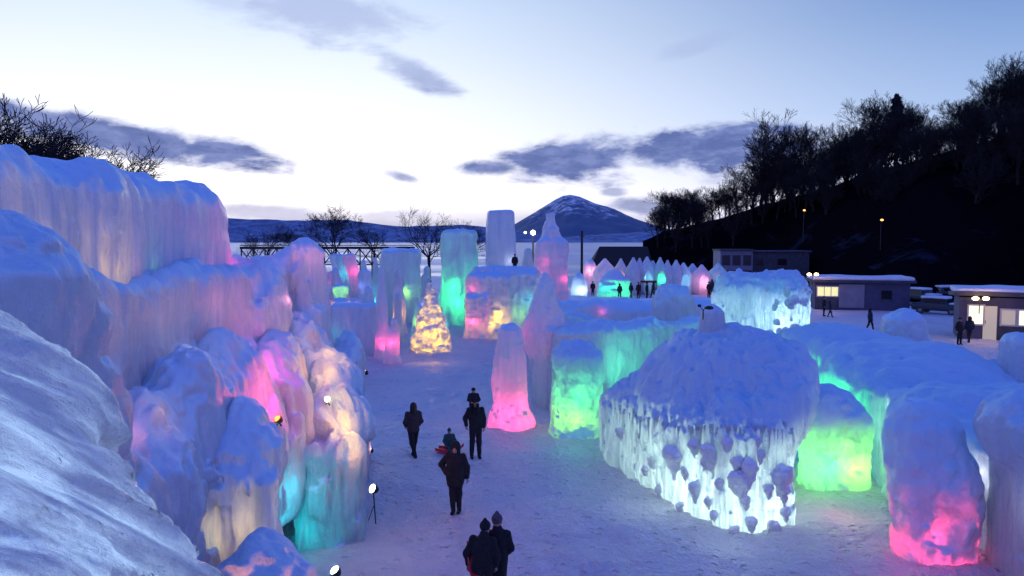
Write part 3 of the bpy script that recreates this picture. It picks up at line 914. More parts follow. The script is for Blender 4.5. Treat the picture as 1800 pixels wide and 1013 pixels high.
# --- middle maze: channel walls behind the white block
M1 = [W(985, 620, 27.5), W(1060, 600, 28.0), W(1140, 590, 29.5), W(1235, 580, 31)]
ice('channel_ice_wall', 'low curving ice wall with a green-lit inner face running behind the white block', 'ice wall',
    wall_line([(p_[0], p_[1] + 0.7) for p_ in M1], 3.2, -0.3, 0.7, 0.45), 0.08, 'ice', k=0.4, disp=LUMP, seed=30)
ice('round_ice_stump', 'pale blue round-topped ice stump standing in the maze left of the bright cube', 'ice pillar',
    [('c', (W(1182, 560, 34)[0], 34, 0.0), (W(1182, 560, 34)[0], 34, 3.6), 1.1, 0.95)], 0.08, 'ice', k=0.3, disp=LUMP, seed=31)
ice('back_maze_ice_wall', 'dark blue low ice rampart at the back of the maze with a pink spot', 'ice wall',
    wall_line([(2.6, 39), (6.2, 37.5), (11.0, 40)], 3.4, -0.3, 1.4, 0.8), 0.11, 'ice_far', k=0.5,
    disp=((0.25, (0.4, 0.4, 0.4)), (0.12, (1.4, 1.4, 1.0), 'bulge'), (0.04, (4, 4, 3))), seed=32,
    lamps=[((W(1058, 553, 36.6)[0], 36.7, 3.0), 5, PINK)])
# --- bright cube
x0 = W(1354, 530, 30)[0]
cube = ice('bright_ice_cube', 'tall square ice cube glowing pale blue-white above the maze', 'ice block',
           [('b', (x0, 31.0, 2.4), (1.75, 1.6, 2.75), 0.75, -0.12), ('e', (x0 - 1.2, 31, 3.0), (0.95, 1.4, 2.1)), ('e', (x0 + 0.9, 31.2, 4.6), (0.9, 1.2, 0.6))], 0.075, 'ice_cube', k=0.4,
           disp=((0.12, (0.9, 0.9, 0.9)), (0.08, (2.6, 2.6, 1.6), 'bulge'), (0.05, (6, 6, 3), 'bulge')), seed=33,
           lamps=[((x0 + 0.2, 30.3, 3.0), 60, CWHITE, 0.4), ((x0 + 0.9, 30.3, 3.2), 52, CWHITE, 0.3), ((x0 - 0.8, 30.6, 3.4), 14, CWHITE, 0.4), ((x0 + 0.3, 30.4, 1.8), 24, WHITE, 0.3)])

# --- right-hand long roofed ice wall
def slab_poly():
    return [('b', (12.3, 26.0, 1.35), (2.0, 3.3, 1.7), 0.5, -0.05), ('b', (12.0, 20.5, 1.15), (2.2, 3.4, 1.6), 0.5, 0.05),
            ('b', (12.0, 15.5, 1.0), (2.4, 3.4, 1.5), 0.45, 0.05), ('b', (15.6, 25.5, 0.7), (2.2, 3.4, 1.3), 0.6), ('b', (15.6, 19.0, 0.7), (2.6, 4.4, 1.3), 0.6),
            ('e', (12.0, 27.6, 2.7), (1.5, 1.5, 0.7)), ('e', (11.6, 22.0, 2.5), (1.3, 1.8, 0.5)), ('e', (14.2, 23.0, 2.0), (1.8, 1.6, 0.7))]



ice('broad_ice_rampart', 'broad snow-topped ice rampart with a green inner face on the right side', 'ice wall',
    slab_poly(), 0.1, 'ice_block', k=0.9, disp=((0.22, (0.35, 0.35, 0.4)), (0.10, (1.5, 1.5, 1.0), 'bulge'), (0.05, (3.5, 3.5, 2.5), 'bulge')), seed=35,
    lamps=[((10.9, 26.0, 2.0), 50, (0.1, 1, .45), .3), ((10.6, 23.6, 1.9), 80, GREEN, .3), ((10.4, 21.5, 1.7), 70, GREEN, .3), ((10.2, 19.2, 1.6), 45, (.4, 1, .6), .3), ((10.1, 17.0, 1.7), 42, (.75, .9, 1), .3), ((10.0, 15.0, 1.7), 15, (.85, .85, 1), .3), ((10.0, 13.2, 1.7), 8, (.85, .8, 1), .3)])
ice('ice_boulder', 'rounded pale ice boulder on the back edge of the broad rampart', 'ice block',
    [('c', (W(1590, 580, 29)[0], 29, 2.0), (W(1590, 580, 29)[0], 29, 2.95), 1.05, 0.85)], 0.07, 'ice', k=0.3, disp=LUMP, seed=36, zmin=0.0)
ice('ice_stump', 'small pale ice stump at the right edge beyond the rampart', 'ice block',
    [('b', (W(1805, 620, 22)[0], 22, 1.7), (0.6, 0.6, 2.0), 0.35)], 0.07, 'ice', k=0.3, disp=((0.1, (1, 1, 1)), (0.04, (4, 4, 4))), seed=37)
# --- monoliths on the right
gx, gy, _ = G(1485, 870)
ice('green_ice_slab', 'squat ice slab with a blue snow cap glowing yellow-green, left of the pink-stained monolith', 'ice slab',
    [('b', (gx, gy + 0.7, 0.85), (0.92, 0.6, 1.3), 0.45, 0.0), ('e', (gx - 0.2, gy + 0.7, 2.0), (0.78, 0.65, 0.72))], 0.05, 'ice_slab', k=0.35,
    disp=((0.08, (1.0, 1.0, 1.0)), (0.05, (3, 3, 2.5), 'bulge'), (0.02, (7, 7, 7))), seed=38,
    lamps=[((gx - 0.3, gy + 0.45, 0.7), 22, GREEN, 0.3), ((gx + 0.35, gy + 0.45, 0.6), 30, LIME, 0.3), ((gx, gy + 0.5, 1.2), 12, LIME, 0.3)])
px_, py_ = W(1645, 900, 14.9)[0], 14.9
ice('pink_stained_monolith', 'leaning violet ice monolith with ragged pink light on its lower front', 'ice slab',
    [('b', (px_ - 0.2, py_, 1.35), (0.72, 0.55, 1.75), 0.52, 0.0, -0.08), ('e', (px_ - 0.25, py_, 2.75), (0.6, 0.5, 0.5)), ('e', (px_ + 0.4, py_, 1.0), (0.55, 0.55, 1.3)), ('-e', (px_ - 0.1, py_ - .6, 0.8), (0.3, 0.2, 0.5))], 0.045, 'ice_patchy', k=0.35,
    disp=((0.10, (1.0, 1.0, 1.0)), (0.05, (3, 3, 2.5), 'bulge'), (0.03, (7, 7, 5))), seed=39,
    lamps=[((px_ - 0.1, py_ - 0.15, 0.35), 20, PINK, 0.2), ((px_ + 0.5, py_ - 0.15, 0.2), 22, PINK, 0.2), ((px_ - 0.3, py_ - 0.15, 1.0), 4, PINK, 0.15)])
ice('small_ice_post', 'narrow knobbly pale ice post between the pink monolith and the corner pillar', 'ice pillar',
    [('c', (W(1712, 900, 15.4)[0], 15.9, 0), (W(1712, 800, 15.4)[0], 15.9, 2.2), 0.34, 0.28), ('e', (W(1712, 800, 15.4)[0], 15.9, 1.7), (0.45, 0.4, 0.4))], 0.045, k=0.2,
    disp=((0.06, (1.5, 1.5, 1.5)), (0.04, (4, 4, 3))), seed=40)
ice('corner_ice_pillar', 'massive lavender ice pillar cut off by the right edge', 'ice pillar',
    [('b', (W(1800, 900, 13.9)[0] + 0.80, 13.9, 1.45), (1.1, 1.0, 1.8), 0.6), ('e', (W(1790, 740, 13.9)[0], 13.9, 2.9), (0.75, 0.7, 0.75))], 0.055, k=0.35,
    disp=((0.12, (0.9, 0.9, 0.9)), (0.05, (3, 3, 1.0), 'bulge'), (0.02, (7, 7, 5))), seed=41)

# --- far sculptures
x, y = W(757, 600, 43.5)[0], 43.6
o = ice('yellow_lit_ice_tree', 'cone-shaped ice fir tree glowing golden yellow through its boughs', 'ice tree',
        [('l', (x, y), [(-0.3, 1.25), (0.25, 1.25), (0.8, 1.12), (1.3, 1.0), (2.2, 0.72), (3.0, 0.45), (3.6, 0.28), (4.35, 0.06)])], 0.075, 'ice_tree', k=0.3,
        disp=((0.10, (1.0, 1.0, 1.6)), (0.13, (2.2, 2.2, 3.5), 'bulge')), seed=45,
        lamps=[((x, y - 0.3, 0.6), 75, YEL, 0.2), ((x, y - 0.2, 1.5), 34, YEL, 0.2), ((x, y, 2.3), 9, YEL, .15), ((x, y, 3.1), 4, YEL, .1)])
for i, (px, pt, pb, dep, wd, lc, le, nm) in enumerate([
        (672, 470, 632, 41.5, 0.5, PINK, 11, 'tall pointed lavender ice pillar with a pink streak left of the golden ice tree'),
        (652, 520, 600, 46, 0.6, TEAL, 3, 'short blue ice pillar left of the tall pink-streaked one'),
        (700, 515, 600, 47, 0.5, ORANGE, 2, 'plain blue ice pillar between the pink-streaked pillar and the golden tree')]):
    xx = W(px, pb, dep)[0]; zt = W(px, pt, dep)[2]
    ice('ice_pillar', nm, 'ice pillar', [('c', (xx, dep, 0), (xx, dep, zt - wd * 0.3), wd, wd * 0.45)], 0.09, 'ice_far', k=0.3,
        disp=((0.07, (0.9, 0.9, 0.6)), (0.06, (2.4, 2.4, 1.0), 'bulge')), seed=50 + i, lamps=[((xx - 0.1, dep - 0.25, 0.9), le, lc), ])

gx2 = W(806, 500, 57)[0]
o = ice('green_lit_ice_tower', 'broad blue ice tower with a bright green glowing middle, left of the fort', 'ice tower',
        [('b', (gx2, 57.5, 3.2), (1.45, 1.3, 4.2), 0.6, 0.1, 0.0, 0.04), ('e', (gx2 + 0.2, 57.5, 1.5), (1.9, 1.7, 2.2))], 0.12, 'ice_far', k=0.5,
        disp=((0.2, (0.5, 0.5, 0.4)), (0.13, (1.4, 1.4, 0.7), 'bulge'), (0.06, (3.2, 3.2, 1.5))), seed=55,
        lamps=[((gx2 - 0.2, 56.7, 3.0), 60, GREEN, 0.3), ((gx2 - 0.1, 56.5, 1.8), 75, GREEN, 0.3), ((gx2 + 0.3, 57.0, 4.4), 4, TEAL, 0.4)])
px2 = W(880, 430, 56)[0]
ice('purple_ice_tower', 'tall plain violet ice tower with chamfered top rising behind the fort', 'ice tower',
    [('b', (px2, 56.0, 5.6), (1.12, 1.0, 3.25), 0.3, 0.1, 0.0, 0.09), ('b', (px2, 56, 2), (1.5, 1.4, 2.4), 0.4)], 0.11, 'ice_far', k=0.3,
    disp=((0.08, (0.6, 0.6, 0.6)), (0.04, (2, 2, 2))), seed=56, lamps=[((px2 + 0.9, 54.6, 5.0), 14, (0.8, 0.85, 1), 0.2)])
fx0, fx1 = W(818, 600, 49)[0], W(935, 600, 49)[0]
o = ice('ice_fort', 'blocky ice fort with red, golden and green glowing front arches below the violet tower', 'ice fort',
        [('b', ((fx0 + fx1) / 2, 50.6, 1.9), ((fx1 - fx0) / 2, 1.6, 2.35), 0.35), ('b', (fx0 + 0.75, 49.9, 1.0), (0.75, 1.4, 1.9), 0.3),
         ('b', (fx1 - 0.4, 50.5, 2.2), (0.8, 1.7, 2.3), 0.4), ('b', ((fx0 + fx1) / 2 + 0.4, 52.0, 2.4), (2.4, 1.5, 2.3), 0.5)], 0.1, 'ice_far', k=0.25,
        disp=((0.12, (0.9, 0.9, 0.9)), (0.12, (2.0, 2.0, 2.4), 'bulge'), (0.05, (5, 5, 5))), seed=57,
        lamps=[((fx0 + 0.5, 48.8, 1.2), 26, PINK, 0.2), ((fx0 + 2.2, 49.3, 1.5), 50, YEL, 0.2), ((fx0 + 1.7, 49.3, 0.9), 30, YEL, 0.2),
               ((fx1 - 0.7, 49.4, 1.7), 18, LIME, 0.3), ((fx1 - 0.2, 49.3, 2.6), 9, TEAL, .2), ((fx0 + 0.5, 49.2, 3.3), 8, PINK, 0.2)])
tx = W(970, 450, 56)[0]
ice('pink_lit_ice_tower', 'bottle-shaped ice tower with a narrow neck, pink light at its lower sides', 'ice tower',
    [('b', (tx, 57.0, 3.0), (1.28, 1.1, 3.6), 0.4, 0.05, 0.0, 0.05), ('l', (tx - 0.05, 57.0), [(6.0, 0.85), (6.8, 0.75), (7.4, 0.6), (7.9, 0.36), (8.35, 0.3), (8.6, 0.35)])], 0.11, 'ice_far', k=0.35,
    disp=((0.10, (0.7, 0.7, 0.7)), (0.08, (1.6, 1.6, 2.4), 'bulge')), seed=58,
    lamps=[((tx - 0.9, 56.2, 3.7), 14, PINK, 0.2), ((tx + 0.95, 56.3, 3.6), 12, PINK, 0.2), ((tx - 0.5, 56.2, 4.9), 5, PINK, 0.2)])
sx_ = W(928, 460, 58)[0]
ice('small_blue_ice_spire', 'small dark blue ice spire between the violet tower and the pink-lit tower', 'ice spire',
    [('c', (sx_, 58, 0), (sx_, 58, 5.6), 0.8, 0.4)], 0.11, 'ice_far', disp=((0.12, (0.9, 0.9, 0.9)),), seed=59)

# green-striped slope right of the spire
gsx = W(1020, 560, 33)[0]
ice('striped_ice_ramp', 'sloping ice ramp with green glowing stripes right of the tall spire', 'ice ramp',
    [('b', (gsx, 33.5, 1.3), (1.5, 1.3, 1.9), 0.5, 0.2, 0.35)], 0.08, 'ice_block', k=0.3,
    disp=((0.12, (0.8, 0.8, 2.2)), (0.08, (1.2, 1.2, 4.0), 'bulge')), seed=60,
    lamps=[((gsx - 0.7, 32.7, 1.8), 22, GREEN, 0.25), ((gsx - 0.2, 32.9, 1.1), 16, LIME, 0.25)])

# blue block with green window, left background
bx = W(708, 470, 60)[0]
o = ice('blue_ice_house', 'wide flat-topped dark blue ice block with one lime-green glowing niche', 'ice block',
        [('b', (bx - .1, 60, 2.8), (1.65, 1.8, 3.1), 0.4, 0.1)], 0.13, 'ice_far', k=0.3, disp=((0.2, (0.5, 0.5, 0.5)), (0.1, (1.6, 1.6, 0.8), 'bulge')), seed=61,
        lamps=[((W(714, 515, 58)[0], 58.5, W(714, 515, 58.3)[2]), 16, LIME, 0.15), ((bx + 1.0, 58.8, 4.0), 1.5, TEAL, 0.3)])
# leaning slabs of many colours
for i, (px, pt, pb, lean, col, e, nm) in enumerate([
        (604, 446, 500, 0.25, (0.6, 0.5, 1.0), 5, 'pale violet leaning ice slab nearest the terrace wall in the far cluster'),
        (617, 448, 505, 0.30, TEAL, 14, 'teal glowing leaning ice slab in the far left cluster'),
        (629, 446, 478, 0.25, PINK, 16, 'short pink glowing leaning ice slab at the back of the far left cluster'),
        (604, 478, 512, 0.45, PINK, 14, 'low pink glowing leaning ice slab in the far left cluster'),
        (640, 476, 540, -0.05, (0.2, 0.3, 1.0), 6, 'blue upright ice slab right of the pink slabs in the far cluster')]):
    dd = 60 - i * 1.5
    xx = W(px, pb, dd)[0]; zt = W(px, pt, dd)[2]; zb = 0.0
    ice('leaning_ice_slab', nm, 'ice slab', [('b', (xx, dd, zt / 2), (0.42, 0.5, zt / 2 / math.cos(lean)), 0.25, 0, -lean)], 0.1, 'ice_far', k=0.2,
        disp=((0.07, (1, 1, 1)),), seed=62 + i, lamps=[((xx - 0.2, dd - 0.15, zt * 0.75), e, col, 0.15)])
for i, (px, py, dd, r, col, e, nm) in enumerate([
        (598, 508, 50, 0.5, LIME, 12, 'small lime glowing ice lump just past the end of the terrace wall'),
        (600, 536, 46, 0.6, ORANGE, 18, 'small orange glowing ice lump just past the end of the terrace wall'),
        (624, 538, 47, 0.65, ROSE, 30, 'salmon-pink glowing round ice arch on the low blue wall'),
        (612, 602, 36, 0.55, PINK, 6, 'pink glowing ice lump beside the walkway below the blue wall'),
        (618, 628, 33, 0.55, LIME, 5, 'dim green glowing ice lump beside the walkway lamp')]):
    c = W(px, py, dd)
    ice('glowing_ice_lump', nm, 'ice lump', [('e', c, (r, r, r * 0.8)), ('b', (c[0], dd, c[2] / 2), (r * 0.8, r * 0.8, c[2] / 2 + 0.1), r * 0.4)], 0.08, 'ice_far', k=0.3,
        disp=((0.07, (1.5, 1.5, 1.5)),), seed=70 + i, lamps=[((c[0], dd - r * 0.2, c[2]), e, col, 0.15)])
for i, (px, pt, pb, dep, r_, col, e, nm) in enumerate([
        (590, 470, 560, 52, 0.55, PINK, 6, 'slim ice spire with a pink streak, close beside the end of the terrace wall'),
        (611, 492, 560, 54, 0.45, YEL, 16, 'small ice spire with a yellow glow low on its side, left of the salmon arch'),
        (645, 500, 585, 44, 0.5, (.3, .3, 1), 3, 'small violet-blue ice spire behind the short blue pillar'),
        (662, 452, 520, 62, 0.6, TEAL, 8, 'slim teal-tinged ice spire at the left corner of the flat-topped blue block'),
        (690, 560, 625, 39.5, 0.35, PINK, 5, 'knee-high ice spike glowing pink at the foot of the tall streaked pillar'),
        (738, 520, 600, 47, 0.5, LIME, 4, 'plain ice spire just left of and behind the golden tree'),
        (700, 470, 540, 52, 0.55, ORANGE, 7, 'ice spire with an amber spot in front of the flat-topped blue block'),
        (775, 540, 600, 52, 0.5, TEAL, 5, 'small teal ice spire between the golden tree and the fort'),
        (748, 470, 545, 58, 0.55, (.4, .4, 1), 3, 'lilac ice spire behind the tip of the golden tree'),
        (642, 455, 500, 66, 0.6, ORANGE, 10, 'far orange-tinged ice spire below the boardwalk'),
        (676, 446, 500, 72, 0.8, (.3, .5, 1), 6, 'far blue rounded ice spire below the boardwalk, right of the orange one')]):
    xx = W(px, pb, dep)[0]; zt = W(px, pt, dep)[2]
    ice('ice_spire', nm, 'ice spire', [('c', (xx, dep, 0), (xx + 0.1 * (-1) ** i, dep, zt - r_ * .4), r_ * 1.25, r_ * .4)], 0.09, 'ice_far', k=0.3,
        disp=((0.12, (1.1, 1.1, 0.7)), (0.09, (2.4, 2.4, 1.4), 'bulge')), seed=120 + i, lamps=[((xx, dep - r_ * .5, min(zt * .45, 1.4)), e * 2.6, col, .15)])
c = W(618, 570, 42)
ice('low_blue_ice_wall', 'low teal-blue ice wall crossing behind the far end of the terrace wall', 'ice wall',
    [('b', (c[0], 43, 1.2), (1.3, 0.8, 1.65), 0.3)], 0.09, 'ice_far', k=0.3, disp=((0.1, (0.8, 0.8, 0.8)), (0.06, (2.4, 2.4, 1))), seed=77,
    lamps=[((c[0] - 0.9, 42.6, 1.3), 3, TEAL, 0.2)])

# ------------------------------------------------------------------ snow clumps stuck on the white block
def ray_hit(o, px, py):
    """where the sight line of a pixel meets the mesh of o (used once, to seat clumps on the real surface)"""
    from mathutils.bvhtree import BVHTree
    if not hasattr(ray_hit, 'c'): ray_hit.c = {}
    if o.name not in ray_hit.c:
        me = o.data
        ray_hit.c[o.name] = BVHTree.FromPolygons([v.co.copy() for v in me.vertices], [tuple(p.vertices) for p in me.polygons])
    t = Vector(W(px, py, 10)) - Vector((0, 0, CAM_H))
    return ray_hit.c[o.name].ray_cast(Vector((0, 0, CAM_H)), t.normalized())


rnd = random.Random(4)
CL = [(1185, 800, 26), (1252, 800, 26), (1220, 782, 16), (1222, 858, 16), (1300, 846, 24), (1316, 822, 20), (1296, 812, 14), (1372, 838, 26),
      (1376, 862, 16), (1245, 882, 10), (1120, 850, 12), (1140, 872, 12), (1360, 925, 15), (1148, 812, 12), (1090, 760, 10), (1088, 735, 8),
      (1320, 918, 13), (1290, 932, 12), (1110, 838, 8), (1240, 812, 12), (1335, 800, 12), (1230, 812, 9), (1340, 888, 8), (1380, 900, 12), (1165, 915, 8), (1205, 830, 12), (1265, 850, 11), (1135, 825, 10), (1160, 860, 12), (1195, 890, 11), (1255, 905, 10), (1350, 860, 12), (1278, 780, 12), (1100, 790, 9), (1105, 815, 9), (1330, 775, 10), (1215, 915, 9), (1310, 880, 12), (1176, 775, 9)]
for i, (px, py, r) in enumerate([c_ for c_ in CL if c_[2] > 9]):
    loc, nrm, _, dist = ray_hit(block, px, py)
    if loc is None: continue
    rr = r / FPX * dist * 0.72
    pr = [('e', (loc.x, loc.y, loc.z), (rr, rr, rr * 1.0)), ('e', (loc.x + rr * .1, loc.y, loc.z - rr * 1.0), (rr * .6, rr * .6, rr * 0.6)),
          ('e', (loc.x + rr * rnd.uniform(-.5, .5), loc.y - rr * .2, loc.z + rr * 0.5), (rr * .65, rr * .65, rr * .5))]
    pr.append(('c', (loc.x, loc.y - .02, loc.z - rr * .6), (loc.x + rr * .1, loc.y - .02, loc.z - rr * 2.0), rr * .42, rr * .12))
    body('snow_clump', pr, max(0.014, rr / 13), M['clump'], block, k=rr * 0.3, disp=((rr * 0.22, (1.6 / rr, 1.6 / rr, 1.6 / rr)), (rr * 0.10, (4 / rr, 4 / rr, 4 / rr))), seed=100 + i)

# spots on the bright cube
for i in range(26):
    px = rnd.uniform(1345, 1432); py = rnd.uniform(505, 585)
    loc, nrm, _, dist = ray_hit(cube, px, py)
    if loc is None: continue
    rr = rnd.uniform(3.5, 7) / FPX * dist
    body('snow_clump', [('e', tuple(loc), (rr, rr * .8, rr)), ('e', (loc.x + rr * .6, loc.y, loc.z - rr * .5), (rr * .6, rr * .5, rr * .6))], rr / 4, M['clump'], cube, k=rr * .3, seed=200 + i)

# ------------------------------------------------------------------ floodlights on stakes
def emis(name, col, s):
    return simple(name, (0.02, 0.02, 0.02), 0.4, emit=col, estr=s)


EM = {'white': emis('lens_white', (0.85, 0.95, 1.0), 9), 'pink': emis('lens_pink', (1.0, 0.45, 0.5), 8), 'yellow': emis('lens_yellow', (1.0, 0.92, 0.6), 9),
      'red': emis('lens_red', (1.0, 0.16, 0.03), 6), 'orange': emis('lens_orange', (1.0, 0.55, 0.2), 9), 'cyan': emis('lens_cyan', (0.7, 1.0, 0.95), 9)}


def flood(label, loc, aim, col, lenscol, energy, stake=0.5, size=0.11, spot=95, group='floodlights along the walkway'):
    root = empty('floodlight', (loc[0], loc[1], loc[2]), 0, label, 'floodlight', group)
    H = Vector((0, 0, stake))
    d = (Vector(aim) - (Vector(loc) + H)).normalized()
    q = d.to_track_quat('Z', 'Y').to_matrix()
    lowz = -0.2 if stake > .14 else -0.02
    MB().tube((0.05, 0.02, lowz), H + Vector((0, 0, -size * .7)), 0.014, 0.014, 8).tube((-0.12 if lowz < -.1 else -.04, 0, 0.0), H * 0.45, 0.01, 0.01, 6).build('stake', M['black'], root)
    MB().lathe(H, [(size * .35, -size * 1.1), (size * .6, -size * .9), (size * .95, -0.01), (size, 0.03), (size * .9, 0.03)], 16, q).build('lamp_head', M['black'], root, True)
    MB().lathe(H + d * 0.034, [(size * .86, 0.0), (size * .5, 0.03), (0.01, 0.04)], 16, q).build('lens', EM[lenscol], root, True)
    MB().tube(H + q @ Vector((size * 1.05, 0, -.02)), H + q @ Vector((-size * 1.05, 0, -.02)), 0.012, 0.012, 6).build('bracket', M['black'], root)
    if energy:
        ld = bpy.data.lights.new('flood_beam', 'SPOT')
        ld.energy = energy; ld.color = col; ld.spot_size = R(spot); ld.spot_blend = 0.8; ld.shadow_soft_size = 0.08
        lo = bpy.data.objects.new('flood_beam', ld); C.objects.link(lo); lo.parent = root
        lo.location = H + d * 0.1
        lo.rotation_euler = d.to_track_quat('-Z', 'Y').to_euler()
    return root


def gl(px, py, z=0.0): return G(px, py, z)


flood('floodlight with a pink-white lens on a stake at the walkway edge, beside the orange fin', gl(650, 812), (-5.4, 20.4, 1.6), ORANGE, 'pink', 90, 0.35)
flood('floodlight with glaring yellow lens on a long stake at the walkway edge', gl(657, 915), (-4.2, 15.9, 1.5), (1.0, .7, .45), 'yellow', 45, 0.75, 0.12)
flood('small white floodlight on the snow at the foot of the far left pillars', gl(683, 630), W(665, 595, 41), PINK, 'white', 150, 0.2, 0.13)
flood('small pale green-white floodlight lying on the snow left of the walkway', gl(643, 660), W(612, 620, 36), LIME, 'white', 60, 0.15, 0.12)
flood('floodlight with a cyan-white lens at the bottom edge in front of the teal ice block', gl(590, 1022), (-4.2, 13.2, 1.6), TEAL, 'cyan', 30, 0.2, 0.11, 110)

# floods bedded in niches of the left wall
def niche(label, p, aim, col, lens, e, size=0.09, spot=120):
    return flood(label, p, aim, col, lens, e, 0.12, size, spot, 'floodlights set into the ice walls')


LEFT0 = [bpy.data.objects[n_] for n_ in ('terrace_ice_wall', 'ice_buttress', 'capped_ice_block', 'teal_ice_block', 'sloping_ice_mound', 'orange_ice_fin')]
for (lab, px, py, lens, size) in (('red-orange floodlight in the pink hollow of the left ice wall', 487, 748, 'red', 0.08),
                                  ('glaring yellow floodlight in the cleft of the left ice wall', 575, 712, 'yellow', 0.075)):
    hs = [h for h in (ray_hit(o_, px, py) for o_ in LEFT0) if h[0] is not None]
    h = min(hs, key=lambda t_: t_[3])
    q = h[0] + h[1] * 0.05
    niche(lab, tuple(q), tuple(q + Vector((0.15, -0.6, 0.3))) if lens == 'yellow' else tuple(q + Vector((-0.3, -.3, 0.5))), ORANGE, lens, 0, size)
# coloured floods hidden between the walls on the right
for (lab, p, aim, col, lens, e) in [
        ('floodlight with a green beam behind the white block', W(1120, 690, 26.5), W(1130, 600, 29.5), (.1, 1, .4), 'cyan', 260),
        ('floodlight with a green beam between the rampart and the green slab', (8.6, 21.5, 0.1), (10.4, 23.5, 1.6), (0.05, 1, .5), 'cyan', 330)]:
    flood(lab, p, aim, col, lens, e, 0.2, 0.09, 130, 'floodlights hidden in the maze')
# lamps added without fixtures, imitating spill on the snow around lit bodies
for (p, e, col, nm) in [(gl(905, 790), 5, PINK, 0), (gl(1010, 800), 6, GREEN, 0), (gl(1500, 925), 16, ROSE, 0), (gl(1440, 880), 10, LIME, 0), (gl(1290, 975), 8, WHITE, 0), (gl(1150, 905), 8, WHITE, 0),
                        (gl(757, 640), 25, YEL, 0), (gl(1620, 1040), 8, PINK, 0)]:
    lamp((p[0], p[1] + 0.35, 0.7), e, col, 0.45)

def hit(px, py, objs):
    best = None
    for o_ in objs:
        h = ray_hit(o_, px, py)
        if h[0] is not None and (best is None or h[3] < best[3]): best = h
    return best


LEFT = [bpy.data.objects[n_] for n_ in ('upper_ice_wall', 'terrace_ice_wall', 'ice_buttress', 'capped_ice_block', 'teal_ice_block', 'sloping_ice_mound', 'orange_ice_fin', 'ice_mound')]
for (px, py, off, e, col) in [(458, 690, 0.5, 36, PINK), (478, 650, 0.4, 14, PINK), (572, 620, 0.5, 17, ORANGE), (560, 665, 0.45, 13, ORANGE), (588, 700, .4, 7, YEL), (612, 745, 0.4, 16, ORANGE), (620, 800, 0.4, 12, ORANGE), (615, 775, 0.4, 7, YEL),
                              (300, 750, 0.4, 2.5, ORANGE), (245, 770, .3, 2.5, ROSE), (505, 860, 0.35, 9, TEAL), (515, 950, 0.35, 8, TEAL), (500, 910, .3, 6, TEAL), (290, 560, .8, 5, (1, .6, .4)), (430, 540, .8, 4, ROSE), (520, 560, .8, 4, ROSE), (540, 440, .6, 3, ROSE)]:
    h = hit(px, py, LEFT)
    if h is None: continue
    q = h[0] + h[1] * off
    lamp(q, e, col, 0.15)

# icicles hanging from the lips of the nearer walls
def icicles(o_, pts, lo_, hi_):
    for (px, py) in pts:
        h = ray_hit(o_, px + rnd.uniform(-2, 2), py + rnd.uniform(-5, 5))
        if h[0] is None or h[1].z > 0.75: continue
        L_ = rnd.uniform(lo_, hi_); r_ = L_ * rnd.uniform(.07, .11); b_ = h[0] + h[1] * r_ * .3
        ic = MB(); nseg = 5; pth = [(b_.x + rnd.uniform(-.005, .005), b_.y + rnd.uniform(-.005, .005), b_.z + .06 - (L_ + .06) * k_ / nseg) for k_ in range(nseg + 1)]
        for k_ in range(nseg):
            ic.tube(pth[k_], pth[k_ + 1], r_ * (1 - k_ / nseg) ** .8 + .002, r_ * (1 - (k_ + 1) / nseg) ** .8 + .002, 7, cap=(k_ in (0, nseg - 1)))
        ic.build('icicle', M['ice_glow'], o_, True)


icicles(block, [(1075 + i * 7.5, 715 + 38 * math.sin(min(1, i / 26) * 1.6) + 5 * math.sin(i * 2.1)) for i in range(43)], .25, .6)

# unlit fixture on the finial
fx = Vector(W(1236, 549, 19.2))
root = empty('spotlight_fixture', fx, 0, 'unlit black twin-headed spotlight on a stake beside the ice finial', 'spotlight')
MB().tube((0, 0, -0.35), (0, 0, 0.14), 0.03, 0.03).tube((0, 0, .1), (-.16, 0, .26), .02, .02).tube((0, 0, .1), (.14, 0, .2), .02, .02).build('stake', M['black'], root)
MB().lathe((-.18, 0, .3), [(0.03, -.06), (.085, -.04), (.095, .05), (.06, .07)], 12).build('lamp_head', M['black'], root, True)
MB().lathe((.27, 0, .2), [(0.05, -.08), (.2, -.05), (.22, .03), (.1, .1)], 14).build('lamp_head', M['black'], root, True)

root.scale = (.55,) * 3

# ------------------------------------------------------------------ igloo tents in a row
tent_ice = ice_mat('tent_ice', cap=(0.75, 1.2), trans=0.25, streak=(1.5, 1.5, 1.5), bscale=2.5, bdist=0.1)
door_ice = ice_mat('tent_door_ice', cap=(2, 3), trans=0.95, streak=(1, 1, 1), patchmin=0.8, bscale=2)


